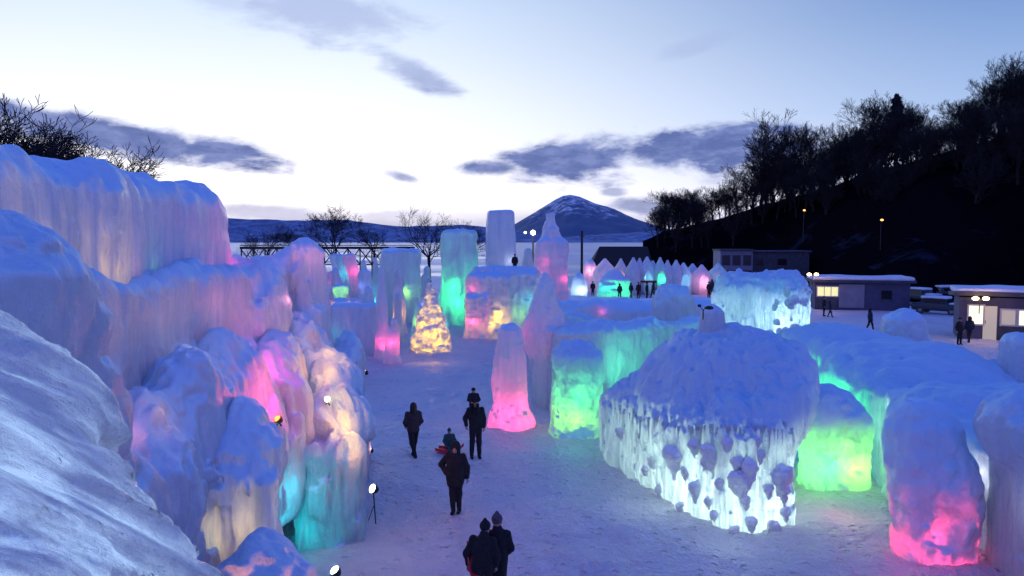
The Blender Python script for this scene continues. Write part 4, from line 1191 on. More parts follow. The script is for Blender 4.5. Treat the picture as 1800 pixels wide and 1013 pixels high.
def tent(px, ptop, dep, wpx, col, e, label, arch=True):
    rv = random.Random(int(px) * 7)
    x = W(px, 500, dep)[0]; zt = W(px, ptop + rv.uniform(-2.5, 3.5), dep)[2]; r = wpx * rv.uniform(.85, 1.12) / FPX * dep / 2
    root = empty('ice_tent', (x, dep, 0), 0, label, 'ice tent', 'pointed ice tents in a row')
    prof = [(r, -.2), (r * 1.05, zt * .35), (r * 1.0, zt * .62), (r * .8, zt * .74), (r * .45, zt * .86), (r * .24, zt * .94), (0.12, zt)]
    mb = MB().lathe((0, 0, 0), prof, 20)
    rn = random.Random(int(px)); mb.v = [(a * (1 + rn.uniform(-.04, .04)), b * (1 + rn.uniform(-.04, .04)), c) for a, b, c in mb.v]
    mb.build('shell', tent_ice, root, True)
    if e:
        V = []
        wd = r * 0.5; hh = zt * .64
        pts = [(-wd, 0), (wd, 0), (wd, hh * .6), (wd * .75, hh * .85), (wd * .3, hh * 1.0), (-wd * .3, hh * 1.0), (-wd * .75, hh * .85), (-wd, hh * .6)]
        d = MB(); d.add([(a, -r * 1.1 - 0.3, b) for a, b in pts] + [(a, -r + 0.25, b) for a, b in pts],
                        [tuple(range(7, -1, -1)), tuple(range(8, 16))] + [(i, (i + 1) % 8, 8 + (i + 1) % 8, 8 + i) for i in range(8)])
        d.build('doorway', door_ice, root)
        lamp((x, dep - r - 0.02, hh * .66), e * 2.2, col, 0.1, root)
        lamp((x, dep - r + 0.6, hh * .8), e * .5, col, 0.1, root)
    return root


tent(1063, 455, 92, 42, CYAN, 0, 'wide blue unlit ice tent at the left end of the row')
tent(1091, 456, 92, 26, ORANGE, 26, 'ice tent with a warm orange glow behind the green dome')
TN = [(1113, 455, 0, None, 'first'), (1124, 456, 12, ROSE, 'second'), (1137, 453, 22, CYAN, 'third'), (1147, 455, 0, None, 'fourth'), (1160, 455, 26, GREEN, 'fifth'),
      (1173, 459, 0, None, 'sixth'), (1188, 456, 0, None, 'seventh'), (1201, 459, 40, (0.1, .75, 1), 'eighth'), (1217, 461, 0, None, 'ninth'), (1233, 462, 55, ROSE, 'tenth'), (1262, 462, 16, (0.2, 1, .6), 'eleventh')]
cn_ = {None: 'unlit', ROSE: 'rose-lit', CYAN: 'pale-blue-lit', GREEN: 'green-lit'}
for (px, pt, e, col, od) in TN:
    lab = '%s narrow pointed ice tent counted from the warm-lit one, %s' % (od, 'dark doorway' if not e else 'its doorway glowing')
    tent(px, pt, (90 + (px % 3)) if not e else 90.4, 27 if px < 1200 else 34, col or CYAN, e, lab)

# green dome of ice bricks
x, y = W(1082, 515, 86)[0], 87.5
ice('green_ice_dome', 'igloo dome of ice bricks glowing green in front of the tents', 'igloo',
    [('e', (x, y, 0.0), (2.0, 1.8, 3.1)), ('b', (x + 0.9, y - 1.0, 0.9), (0.75, 0.9, 1.2), 0.25), ('-b', (x + 0.35, y - 1.9, 0.6), (0.2, 0.5, 0.9), 0.1)], 0.13, 'ice_block', k=0.2,
    disp=((0.06, (1, 1, 3)),), seed=90, lamps=[((x, y - 0.9, 1.2), 120, GREEN, 0.3), ((x + 0.9, y - 1.2, 1.0), 60, GREEN, 0.2), ((x - 1.2, y - 0.6, 1.4), 40, TEAL, 0.3)])
x = W(1018, 490, 80)[0]
ice('cyan_ice_heap', 'small pale cyan glowing ice heap right of the pink-lit tower', 'ice block', [('e', (x, 80, 1.0), (0.9, 0.9, 2.2))], 0.12, 'ice_far', disp=((.15, (1, 1, 1)),), seed=91,
    lamps=[((x + .2, 79.4, 1.2), 45, CWHITE, .2)])
x = W(1038, 466, 95)[0]
ice('rose_ice_heap', 'rose glowing ice heap behind the cyan one by the dark pole', 'ice block', [('e', (x, 95, 2.0), (1.0, 1.0, 2.1))], 0.14, 'ice_far', disp=((.15, (1, 1, 1)),), seed=92,
    lamps=[((x, 94.4, 2.6), 45, ROSE, .2)])
# raised snow bank with the path and its warm light
tag(body('snow_bank', [('b', (W(1060, 520, 72)[0], 72, 0.3), (5.5, 1.6, 0.7), 0.5, -0.55)], 0.16, M['snow'], k=.3, disp=((.12, (.6, .6, .6)),), seed=93, zmin=-.2),
    'long pale snow bank beside the path to the ice tents', 'snow bank')
for (px, py, e, col) in [(1000, 508, 70, (1, .6, .4)), (1060, 515, 90, (1, .45, .4)), (1110, 532, 120, (1, .25, .28)), (1235, 520, 60, ROSE)]:
    p = G(px, py); lamp((p[0], p[1], 1.6), e, col, 0.2)

# ------------------------------------------------------------------ bare trees
bark = simple('dark_bark', (0.012, 0.010, 0.014), 0.9, var=0.3)
bark_warm = simple('bare_twigs', (0.05, 0.035, 0.035), 0.9, var=0.3)


def tree_geo(seed, H, levels=5, spread=0.55, trunk_r=None, low=0.3):
    rn = random.Random(seed)
    tr = MB(); cr = MB()
    tr_r = trunk_r or H * 0.022

    def grow(p, d, L, r, lev, mb):
        steps = 3 if lev < 2 else 2
        for s in range(steps):
            d2 = (d + Vector((rn.uniform(-1, 1), rn.uniform(-1, 1), rn.uniform(-.4, .7))) * (0.13 + 0.05 * lev)).normalized()
            p2 = p + d2 * (L / steps); r2 = max(r * (0.86 if lev else 0.84), H * 0.0012)
            mb.tube(p, p2, r, r2, 6 if lev == 0 else (4 if lev < 3 else 3), cap=False)
            p, d, r = p2, d2, r2
            if lev < levels:
                if lev == 0:
                    if s == 0 and low > 0.35: continue
                    kids = 2 if s < steps - 1 else 4
                else: kids = 1 if s < steps - 1 else 2
                if lev >= levels - 1: kids += 1
                for _ in range(kids):
                    ang = rn.uniform(0, 2 * math.pi); sp = rn.uniform(0.45, 1.0) * spread * 1.6
                    side = Vector((math.cos(ang), math.sin(ang), 0))
                    side = (side - d * side.dot(d)).normalized()
                    nd = (d * math.cos(sp) + side * math.sin(sp) + Vector((0, 0, 0.12))).normalized()
                    grow(p, nd, L * rn.uniform(0.58, 0.78) * (0.8 if lev == 0 else 1), r * 0.62, lev + 1, cr)

    grow(Vector((0, 0, -0.3)), Vector((rn.uniform(-.05, .05), rn.uniform(-.05, .05), 1)).normalized(), H * 0.42, tr_r, 0, tr)
    top = max(v[2] for v in cr.v); k_ = H / top                 # the built height is the height asked for
    for b_ in (tr, cr): b_.v = [(v[0] * k_, v[1] * k_, v[2] * k_) for v in b_.v]
    return tr, cr


PROTO = {}


def tree(kind, loc, H, rz, label, group, mat=None, seed=1, levels=5, spread=.55, low=.3, name='bare_tree'):
    key = (kind, mat.name if mat else '')
    if key not in PROTO:
        root = empty(name, loc, rz, label, 'tree', group)
        tr, cr = tree_geo(seed, 10.0, levels, spread, low=low)
        tr.build('trunk', mat or bark, root); cr.build('crown', mat or bark, root)
        PROTO[key] = root
    else:
        root = copy_tree(PROTO[key]); root.location = loc; root.rotation_euler = (0, 0, rz)
        root['label'] = label
        root['group'] = group
    root.scale = (H / 10.0,) * 3
    return root


rt = random.Random(77)
# trees by the lake
for (px, pt, pb, dep, kd, lab) in [
        (584, 358, 446, 120, 1, 'wide-crowned bare tree by the lattice boardwalk, left of centre'),
        (655, 386, 440, 128, 2, 'smaller bare tree right of the wide-crowned one on the lake shore'),
        (756, 360, 458, 96, 3, 'bare tree on a slim trunk against pale lake ice, left of the green tower'),
        (472, 392, 440, 140, 2, 'small bare shore tree near the end of the upper ice wall'),
        (520, 398, 440, 150, 1, 'low bare shore tree left of the wide-crowned one'),
        (826, 384, 440, 130, 2, 'small bare shore tree partly behind the green-lit tower'),
        (445, 402, 440, 150, 3, 'smallest bare shore tree touching the upper wall end')]:
    zt = W(px, pt, dep)[2]; x = W(px, pb, dep)[0]
    tree('lake%d' % kd, (x, dep, 0), zt * 1.0, rt.uniform(0, 6), lab, 'bare trees on the lake shore', bark, 40 + kd, 6 if kd == 1 else 5, .62, .5)
# left edge trees
for i, (px, pt, dep) in enumerate([(-55, 150, 30), (5, 185, 32), (48, 208, 34), (88, 228, 36), (118, 248, 40), (-20, 205, 28), (140, 268, 46), (70, 240, 30), (25, 215, 36), (100, 250, 33), (-70, 190, 33), (60, 225, 39)]):
    zt = W(px, pt, dep)[2]; x = W(px, 300, dep + 14)[0]
    tree('left%d' % (i % 3), (x, dep + 14, 0), CAM_H + (zt - CAM_H) * (dep + 14) / dep, rt.uniform(0, 6), 'dark leafless tree behind the upper ice wall, %s from the left' % ['second', 'fourth', 'fifth', 'seventh', 'eighth', 'third', 'last', 'sixth', 'half hidden one', 'ninth', 'first', 'tenth'][i],
         'dark trees behind the upper ice wall', bark, 60 + i % 3, 6, .6)
# hillside trees along the crest and down the slope
NTH = '''first second third fourth fifth sixth seventh eighth ninth tenth eleventh twelfth thirteenth fourteenth fifteenth sixteenth seventeenth eighteenth nineteenth twentieth twenty-first twenty-second twenty-third twenty-fourth twenty-fifth twenty-sixth twenty-seventh twenty-eighth twenty-ninth thirtieth'''.split()
ORD = ['bent', 'slim', 'forked', 'broad', 'ragged', 'leaning', 'tall', 'thin', 'dense', 'open']
hp = [(1180, 62), (1205, 50), (1228, 48), (1250, 44), (1275, 46), (1297, 50), (1320, 60), (1345, 62), (1362, 78), (1390, 80), (1412, 70), (1440, 78), (1465, 84), (1490, 92),
      (1512, 90), (1535, 104), (1560, 118), (1582, 108), (1605, 88), (1628, 78), (1655, 72), (1680, 64), (1705, 60), (1735, 84), (1762, 110), (1790, 120), (1815, 124), (1850, 110), (1335, 96), (1548, 112)]
hp.sort()
hp = [(a_, b_ * (1.45 if 1285 < a_ < 1440 else 1.0)) for a_, b_ in hp]
for i, (px, hpx) in enumerate(hp):
    c = hill_crest(px)
    dep = c[1]
    k = rt.randint(0, 3)
    f = rt.uniform(0.93, 1.0)
    H = hpx / FPX * dep * 1.3
    tree('hill%d' % k, (c[0] * f, dep * f, c[2] * (f ** 3) - 0.8), H, rt.uniform(0, 6), 'bare tree on the dark hill crest, %s from the left' % NTH[i],
         'bare trees along the hill crest', bark, 80 + k, 6, .46, .2)
for i in range(95):
    px = rt.uniform(1150, 1850); t = rt.uniform(0.5, 0.97) if i > 30 else rt.uniform(0.9, 1.0)
    c = np.array(hill_crest(px)); ft = c * 0.68; q = ft * (1 - t) + c * t
    z = c[2] * np.interp(t, [0, 0.15, 0.3, 0.42, 0.7, 1.0], [-0.02, 0.10, 0.30, 0.34, 0.72, 1.0])
    k = rt.randint(0, 3)
    tree('hill%d' % k, (q[0], q[1], z - .5), rt.uniform(7, 11.5), rt.uniform(0, 6), 'dark bare tree growing on the unlit hillside below the crest', 'bare trees on the dark slope', bark, 80 + k, 6, .46, .2)


# evergreens on the hill
def conifer(loc, H, label, seed):
    root = empty('conifer', loc, 0, label, 'tree', 'evergreens on the hill')
    rn = random.Random(seed)
    MB().tube((0, 0, -.3), (0, 0, H * .98), H * .02, .02, 6).build('trunk', bark, root)
    cr = MB()
    for i in range(420):
        t = rn.random() ** 0.8; z = H * (0.12 + 0.88 * t); rad = H * 0.2 * (1 - t) ** .8 * rn.uniform(.45, 1.1) + .1
        a = rn.uniform(0, 6.28); s = H * 0.035 * rn.uniform(.6, 1.4)
        c = Vector((math.cos(a) * rad, math.sin(a) * rad, z - rad * .25))
        u = Vector((math.cos(a), math.sin(a), -.3)) * s * 1.6; v = Vector((-math.sin(a), math.cos(a), rn.uniform(-.3, .3))) * s
        cr.add([c - u * .3 - v, c + u, c - u * .3 + v, c - u * .5 + Vector((0, 0, s))], [(0, 1, 2), (0, 3, 1), (1, 3, 2)])
    cr.build('crown', simple('evergreen_dark', (0.006, 0.010, 0.010), .9), root)
    return root


for i, (px, hpx, lab) in enumerate([(1563, 122, 'narrow dark evergreen standing among the bare crest trees'), (1200, 48, 'small dark evergreen at the low left end of the hill crest'),
                                    (1185, 40, 'squat dark evergreen at the very tip of the hill'), (1500, 84, 'dark evergreen on the crest above the lit hut')]):
    c = hill_crest(px); conifer((c[0], c[1] - 2, c[2] - .6), hpx / FPX * c[1] * 1.02, lab, i)

# tiny orange lamps on the hillside
for i, (px, py, dep, lab) in enumerate([(1413, 370, 120, 'tiny orange street lamp shining on the dark slope, the upper left one'), (1549, 387, 100, 'tiny orange street lamp shining on the dark slope, the lower right one')]):
    p = Vector(W(px, py, dep)); root = empty('street_lamp', (p.x, p.y, p.z - 4), 0, lab, 'street lamp', 'lamps on the dark slope')
    MB().tube((0, 0, -1), (0, 0, 4), .06, .04).build('pole', M['black'], root)
    MB().lathe((0, -.2, 4), [(.03, -.14), (.2, -.06), (.2, .06), (.05, .14)], 10).build('lamp_globe', emis('sodium_globe', (1.0, .42, .12), 3), root, True)

# ------------------------------------------------------------------ boardwalk with lattice
p0 = Vector(W(425, 436, 100)); p1 = Vector(W(728, 439, 100))
root = empty('boardwalk', (p0.x, p0.y, 0), 0, 'dark elevated boardwalk on a lattice of crossed timbers along the lake shore', 'boardwalk')
L = p1.x - p0.x; zt = p0.z
MB().box((L / 2, 0, zt), (L / 2, .8, .16)).box((L / 2, -.75, zt + .35), (L / 2, .05, .05)).build('deck', M['dark'], root)
step = 1.6; ncross = int(L / step)
for i in range(ncross):
    a = i * step
    MB().tube((a, -.5, zt - .1), (a + step, -.5, zt - 2.2), .08, .08, 5).tube((a + step, -.4, zt - .1), (a, -.4, zt - 2.2), .08, .08, 5).build('cross_brace', M['dark'], root)
    MB().tube((a, -.2, -.2), (a, -.2, zt), .09, .09, 6).build('post', M['dark'], root)
MB().box((L / 2, -.3, zt - 2.25), (L / 2, .08, .08)).build('lower_beam', M['dark'], root)

# ------------------------------------------------------------------ lamp post, dark pole
p = Vector(W(937, 409, 66))
root = empty('lamp_post', (p.x, p.y, 0), 0, 'lamp post with a bright white lamp between the violet and the pink-lit towers', 'lamp post')
MB().tube((0, 0, -.2), (0, 0, p.z + .1), .09, .06).tube((0, 0, p.z), (-.6, 0, p.z + .05), .04, .04).tube((0, 0, p.z), (.25, 0, p.z + .0), .04, .04).build('pole', M['black'], root)
MB().lathe((.0, -.1, p.z), [(.05, -.22), (.2, -.12), (.22, .08), (.06, .2)], 14).build('lamp_globe', emis('lamp_glare', (1.0, 1.0, .85), 14), root, True)
MB().lathe((-.7, -.1, p.z + .0), [(.03, -.1), (.1, -.06), (.1, .05), (.03, .1)], 12).build('lamp_globe', EM['cyan'], root, True)
lamp((p.x, p.y - 1.2, p.z - .6), 160, (.9, 1, .9), .3)
p = Vector(W(1023, 406, 84))
root = empty('utility_pole', (p.x, p.y, 0), 0, 'plain dark utility pole left of the ice tents', 'pole')
MB().tube((0, 0, -.3), (0, 0, p.z), .17, .13, 10).build('pole', M['dark'], root)
MB().box((0, 0, p.z - .6), (.3, .05, .05)).build('crossarm', M['dark'], root)

# ------------------------------------------------------------------ buildings
def window(root, x, y, z, w_, h_, pane, frame, nx=1):
    f = MB()
    t = .05
    f.box((x, y - .03, z + h_ / 2 + t), (w_ / 2 + 2 * t, .04, t)).box((x, y - .03, z - h_ / 2 - t), (w_ / 2 + 2 * t, .04, t))
    f.box((x - w_ / 2 - t, y - .03, z), (t, .035, h_ / 2)).box((x + w_ / 2 + t, y - .03, z), (t, .035, h_ / 2))
    for i in range(1, nx): f.box((x - w_ / 2 + w_ * i / nx, y - .03, z), (.03, .034, h_ / 2))
    wo_ = MB().box((x, y - .012, z), (w_ / 2, .01, h_ / 2)).build('window', pane, root)
    f.build('frame', frame, wo_)


wall_blue = simple('prefab_wall', (0.06, 0.065, 0.13), .7, var=.12, scale=2)
wall_dark = simple('prefab_wall_dark', (0.05, 0.055, 0.08), .7, var=.2, scale=2)
wall_pale = simple('pale_panel', (0.2, 0.21, 0.28), .6, var=.1, scale=1)
frame_m = simple('window_frame', (0.45, 0.42, 0.45), .6)
lit_w = simple('lit_window_cool', (.5, .5, .4), .4, emit=(0.95, 1.0, .72), estr=1.0, var=0)
lit_y = simple('lit_window_yellow', (.5, .45, .2), .4, emit=(1.0, .95, .45), estr=.85)
lit_d = simple('lit_window_dim', (.3, .25, .2), .4, emit=(0.5, .45, .40), estr=.6)
dark_w = simple('dark_window', (0.01, 0.012, 0.02), .15)

# hut on the right
X0 = W(1684, 600, 49)[0]
root = empty('kiosk_hut', (X0, 49, 0), R(-26), 'long hut with a lit doorway and twin roof lamp at the right edge', 'hut')
Lh = 9.0
MB().box((Lh / 2, 1.8, 1.35), (Lh / 2, 1.8, 1.45)).build('wall', wall_blue, root)
rf = MB().box((Lh / 2, 1.6, 2.95), (Lh / 2 + .35, 2.3, .14), 0, R(-3)).build('roof', wall_dark, root, bevel=.03)
body('roof_snow', [('b', (Lh / 2, 1.7, 3.22), (Lh / 2 + .3, 2.2, .2), .15)], .12, M['snow'], rf, k=.1, disp=((.06, (.8, .8, .8)),), seed=3)
window(root, .95, 0, 1.65, .8, 1.2, lit_w, frame_m)
d = MB().box((1.75, -.015, 1.15), (.38, .02, 1.1)).build('door', lit_d, root)
MB().tube((1.5, -.06, 1.1), (1.5, -.06, 1.3), .02, .02).build('handle', M['black'], d)
window(root, 2.75, 0, 1.55, .75, .95, lit_d, frame_m)
window(root, 3.75, 0, 1.55, .85, .95, lit_w, frame_m)
window(root, 4.75, 0, 1.55, .85, .95, dark_w, frame_m)
window(root, 6.0, 0, 1.55, 1.1, .95, lit_d, frame_m, 2)
MB().box((Lh / 2 + 1.0, -.04, .45), (Lh / 2 - 1.2, .03, .5)).build('skirting', wall_dark, root)


def roof_lamp(px, py, dep, label, e):
    p = Vector(W(px, py, dep)); r_ = empty('roof_lamp', p, 0, label, 'roof lamp', 'orange lamps on the hut roofs')
    MB().tube((0, 0, -.9), (0, 0, 0), .03, .03).box((0, 0, -.02), (.45, .04, .03)).build('bracket', M['black'], r_)
    for s in (-1, 1):
        MB().lathe((s * .33, -.1, .08), [(.05, -.12), (.17, -.06), (.19, .04), (.05, .12)], 12).build('lamp_head', emis('sodium_glare', (1.0, .62, .22), 22), r_, True)
    lamp((p.x, p.y - .7, p.z + .1), e, (1.0, .5, .2), .25, r_)


roof_lamp(1722, 527, 47.2, 'twin orange lamps glaring on the roof of the hut at the right edge', 70)
roof_lamp(1428, 484, 68.5, 'twin orange lamps glaring beside the top of the bright ice cube', 50)

X1 = W(1432, 545, 70)[0]
root = empty('ticket_hut', (X1, 70, 0), R(-14), 'low hut with a yellow lit window and pale panel beyond the bright ice cube', 'hut')
MB().box((4.1, 1.8, 1.3), (4.1, 1.8, 1.35)).build('wall', wall_blue, root)
rf = MB().box((4.1, 1.7, 2.75), (4.5, 2.2, .12)).build('roof', wall_dark, root)
body('roof_snow', [('b', (4.1, 1.8, 2.98), (4.4, 2.1, .18), .13)], .13, M['snow'], rf, k=.1, disp=((.07, (.8, .8, .8)),), seed=4)
window(root, 1.1, 0, 1.75, 1.8, .85, lit_y, frame_m, 3)
MB().box((3.2, -.05, 1.35), (1.1, .04, 1.1)).build('panel', wall_pale, root)
window(root, 6.2, 0, 1.5, .9, .8, dark_w, wall_dark)
MB().box((1.1, -.06, .7), (.95, .05, .5)).build('counter', wall_dark, root)

X2 = W(1266, 475, 112)[0]
root = empty('lakeside_building', (X2, 112, 0), 0, 'flat-roofed building with three big dark windows in a pale frame, below the hill', 'building')
MB().box((2.45, 2, 2.3), (2.45, 2, 2.75)).build('wall', wall_pale, root)
MB().box((2.45, 1.9, 5.15), (2.6, 2.2, .12)).build('roof', wall_dark, root)
for i in range(3): window(root, .85 + i * 1.6, 0, 3.6, 1.05, 1.4, dark_w, wall_blue)
MB().box((2.45, -.05, 1.2), (2.3, .04, .9)).build('lower_panel', wall_dark, root)
root = empty('long_shed', (X2 + 5.1, 113, 0), 0, 'long dim shed joined on the right of the three-window building', 'shed')
MB().box((4.4, 2, 2.2), (4.35, 2, 2.6)).build('wall', wall_dark, root)
MB().box((4.4, 1.9, 4.93), (4.6, 2.2, .12)).build('roof', wall_blue, root)
window(root, 1.2, 0, 3.3, 1.0, 1.0, dark_w, wall_dark); window(root, 4.6, 0, 3.3, 1.4, 1.0, dark_w, wall_dark)

X3 = W(1040, 465, 120)[0]
root = empty('dark_barn', (X3, 120, 0), 0, 'black barn with a hipped roof behind the left end of the ice tents', 'barn')
MB().box((4.9, 3, .7), (4.8, 3, 1.3)).build('wall', M['dark'], root)
b = MB(); b.add([(-.3, -.4, 2), (10.1, -.4, 2), (10.1, 6.4, 2), (-.3, 6.4, 2), (1.6, 3, 5.6), (9.6, 3, 5.6)], [(3, 2, 1, 0), (0, 1, 5, 4), (1, 2, 5), (2, 3, 4, 5), (3, 0, 4)])
b.build('roof', M['dark'], root)

# ------------------------------------------------------------------ people
skin = simple('skin', (0.42, 0.26, 0.2), .6)
cloth = {'black': simple('black_cloth', (0.012, 0.012, 0.016), .9, var=.3, scale=20, bump=.3), 'brown': simple('brown_cloth', (0.05, 0.03, 0.035), .9, var=.3, scale=20, bump=.3),
         'navy': simple('navy_cloth', (0.012, 0.018, 0.045), .9, var=.3, scale=20, bump=.3), 'grey': simple('grey_wool', (0.10, 0.08, 0.10), .95, var=.4, scale=40, bump=.5),
         'hair': simple('dark_hair', (0.012, 0.009, 0.008), .6), 'teal': simple('teal_cloth', (0.02, 0.07, 0.08), .9, var=.3, scale=20, bump=.3)}


def hand(mb, w0, d, side, s):
    """palm and five curled fingers at wrist w0, pointing along d"""
    w0 = Vector(w0); d = Vector(d).normalized()
    a = Vector((side, 0, 0)); a = (a - d * a.dot(d)).normalized(); b = d.cross(a).normalized()
    # the palm's width runs front-to-back (b) when the arm hangs; the fingers curl towards the body (-a)
    mb.tube(w0 - d * .01 * s, w0 + d * .085 * s, .022 * s, .032 * s, 8)
    for i, L in enumerate((.062, .072, .068, .054)):
        o_ = w0 + d * .08 * s + b * (i - 1.5) * .019 * s
        k1 = o_ + (d * .85 - a * .4) * L * .5 * s
        k2 = k1 + (d * .45 - a * .85) * L * .5 * s
        mb.tube(o_, k1, .0095 * s, .0088 * s, 6).tube(k1, k2, .0088 * s, .0075 * s, 6)
    o_ = w0 + d * .03 * s - b * .03 * s
    k1 = o_ + (d * .7 - b * .6) * .035 * s
    mb.tube(o_, k1, .011 * s, .010 * s, 6).tube(k1, k1 + (d * .9 - a * .3) * .03 * s, .010 * s, .008 * s, 6)


def person(label, loc, rz, H=1.7, jacket='black', trousers='black', head='hat', headcol='black', pose=None, scale_w=1.0, long_coat=0.0, group=None, res=.018, fat=1.0):
    """faces -Y before rotation"""
    s = H / 1.75
    P_ = dict(hipL=(-.09, 0, .92), hipR=(.09, 0, .92), kneeL=(-.10, -.02, .5), kneeR=(.10, -.02, .5), ankL=(-.11, .02, .09), ankR=(.11, .02, .09),
              shL=(-.185, 0, 1.42), shR=(.185, 0, 1.42), elL=(-.25, .02, 1.14), elR=(.25, .02, 1.14), wrL=(-.25, -.06, .90), wrR=(.25, -.06, .90),
              neck=(0, .01, 1.5), head=(0, -.01, 1.63))
    if pose: P_.update(pose)
    P_ = {k: tuple(c * s for c in v) for k, v in P_.items()}
    root = empty('person', loc, rz, label, 'person', group)
    hd = P_['head']; hx, hy, hz = hd
    pr = [('e', (hx, hy + .01 * s, hz + .015 * s), (.078 * s, .098 * s, .105 * s)), ('e', (hx, hy - .025 * s, hz - .05 * s), (.058 * s, .068 * s, .075 * s)),
          ('c', (hx, hy - .09 * s, hz + .005 * s), (hx, hy - .112 * s, hz - .022 * s), .010 * s, .014 * s),
          ('e', (hx, hy - .088 * s, hz - .062 * s), (.024 * s, .012 * s, .008 * s)),
          ('e', (hx - .08 * s, hy + .01 * s, hz - .01 * s), (.012 * s, .02 * s, .03 * s)), ('e', (hx + .08 * s, hy + .01 * s, hz - .01 * s), (.012 * s, .02 * s, .03 * s)),
          ('c', (hx, hy + .01 * s, hz - .08 * s), P_['neck'], .052 * s, .06 * s),
          ('c', P_['neck'], (P_['neck'][0] * .7, 0, 1.2 * s), .08 * s, .13 * s), ('e', (P_['neck'][0] * .5, 0, 1.25 * s), (.165 * s, .11 * s, .24 * s)), ('e', (0, 0, .98 * s), (.15 * s, .11 * s, .15 * s))]
    for sd in 'LR':
        pr += [('c', P_['hip' + sd], P_['knee' + sd], .085 * s, .06 * s), ('c', P_['knee' + sd], P_['ank' + sd], .058 * s, .04 * s),
               ('c', P_['sh' + sd], P_['el' + sd], .055 * s, .042 * s), ('c', P_['el' + sd], P_['wr' + sd], .04 * s, .028 * s)]
        a_ = P_['ank' + sd]; pr.append(('c', (a_[0], a_[1] + .01, a_[2] - .03 * s), (a_[0], a_[1] - .13 * s, a_[2] - .05 * s), .035 * s, .03 * s))
    pr += [('-e', (hx - .032 * s, hy - .098 * s, hz + .01 * s), (.014 * s, .012 * s, .009 * s)), ('-e', (hx + .032 * s, hy - .098 * s, hz + .01 * s), (.014 * s, .012 * s, .009 * s))]
    V, F = sdf_mesh(pr, res, .03 * s)
    hb = MB()
    for sd, sg in (('L', -1), ('R', 1)):
        wv = Vector(P_['wr' + sd]); ev = Vector(P_['el' + sd])
        hand(hb, wv, wv - ev, sg, s)
    fv = [tuple(v) for v in V]; nb = len(fv)
    me = bpy.data.meshes.new('body')
    me.from_pydata(fv + [tuple(v) for v in hb.v], [], [tuple(int(i) for i in f) for f in F] + [tuple(i + nb for i in f) for f in hb.f])
    me.polygons.foreach_set('use_smooth', [True] * len(me.polygons)); me.update()
    me.materials.append(skin)
    ob = bpy.data.objects.new('body', me); C.objects.link(ob); ob.parent = root
    # jacket
    f_ = fat
    nx_ = P_['neck'][0]
    jp = [('e', (nx_ * .5, 0, 1.24 * s), (.20 * s * f_, .15 * s * f_, .28 * s)), ('b', (nx_ * .3, .0, 1.08 * s), (.185 * s * f_, .145 * s * f_, .27 * s), .1 * s), ('c', (nx_, .01, 1.46 * s), (nx_, .01, 1.52 * s), .09 * s, .085 * s)]
    if long_coat: jp.append(('b', (0, 0, (.95 - long_coat / 2) * s), (.19 * s * f_, .15 * s * f_, long_coat / 2 * s + .1), .08 * s, 0, 0, -.12))
    for sd in 'LR':
        e_, w_ = P_['el' + sd], P_['wr' + sd]
        wv = Vector(e_).lerp(Vector(w_), .93)
        jp += [('c', P_['sh' + sd], e_, .078 * s * f_, .066 * s * f_), ('c', e_, tuple(wv), .064 * s * f_, .05 * s * f_)]
    body('jacket', jp, res * 1.2, cloth[jacket], root, k=.05 * s, disp=((.012 * s, (9, 9, 14)),), seed=2)
    tp = [('e', (0, 0, .94 * s), (.165 * s, .13 * s, .14 * s))]
    bp = []
    for sd in 'LR':
        a_ = Vector(P_['ank' + sd]); kn = Vector(P_['knee' + sd])
        tp += [('c', P_['hip' + sd], P_['knee' + sd], .10 * s, .075 * s), ('c', P_['knee' + sd], tuple(kn.lerp(a_, .85)), .074 * s, .062 * s)]
        bp += [('c', tuple(kn.lerp(a_, .7)), tuple(a_), .06 * s, .055 * s), ('c', (a_.x, a_.y + .02 * s, a_.z - .035 * s), (a_.x, a_.y - .15 * s, a_.z - .045 * s), .052 * s, .045 * s)]
    body('trousers', tp, res * 1.2, cloth[trousers], root, k=.04 * s, disp=((.008 * s, (10, 10, 12)),), seed=3)
    for q_ in (0, 2): body('boot', bp[q_:q_ + 2], res * 1.1, cloth['black'], root, k=.02 * s)
    if head == 'hat':
        body('knit_hat', [('e', (hx, hy + .02 * s, hz + .06 * s), (.102 * s, .118 * s, .09 * s)), ('b', (hx, hy + .01 * s, hz + .045 * s), (.10 * s, .115 * s, .025 * s), .02 * s)], res, cloth[headcol], root, k=.03 * s)
    elif head == 'pompom':
        body('knit_hat', [('e', (hx, hy + .02 * s, hz + .06 * s), (.102 * s, .118 * s, .10 * s)), ('c', (hx, hy + .02 * s, hz + .13 * s), (hx, hy + .03 * s, hz + .18 * s), .05 * s, .035 * s)], res, cloth[headcol], root, k=.03 * s)
    elif head == 'hood':
        body('hood', [('e', (hx, hy + .035 * s, hz + .02 * s), (.118 * s, .125 * s, .15 * s)), ('c', (hx, hy + .06 * s, hz - .02 * s), (P_['neck'][0], .05 * s, 1.45 * s), .11 * s, .12 * s)], res, cloth[headcol], root, k=.04 * s)
    elif head == 'longhair':
        body('hair', [('e', (hx, hy + .035 * s, hz + .03 * s), (.10 * s, .115 * s, .115 * s)), ('c', (hx - .06 * s, hy + .05 * s, hz), (hx - .08 * s, hy + .06 * s, hz - .25 * s), .05 * s, .04 * s),
                      ('c', (hx + .06 * s, hy + .05 * s, hz), (hx + .08 * s, hy + .06 * s, hz - .25 * s), .05 * s, .04 * s), ('c', (hx, hy + .08 * s, hz), (hx, hy + .09 * s, hz - .26 * s), .07 * s, .06 * s)], res, cloth['hair'], root, k=.03 * s)
    return root


def foot(px, py):
    p = G(px, py); return (p[0], p[1], float(ground_h(np.array([[p[0]]]), np.array([[p[1]]]))[0, 0]))


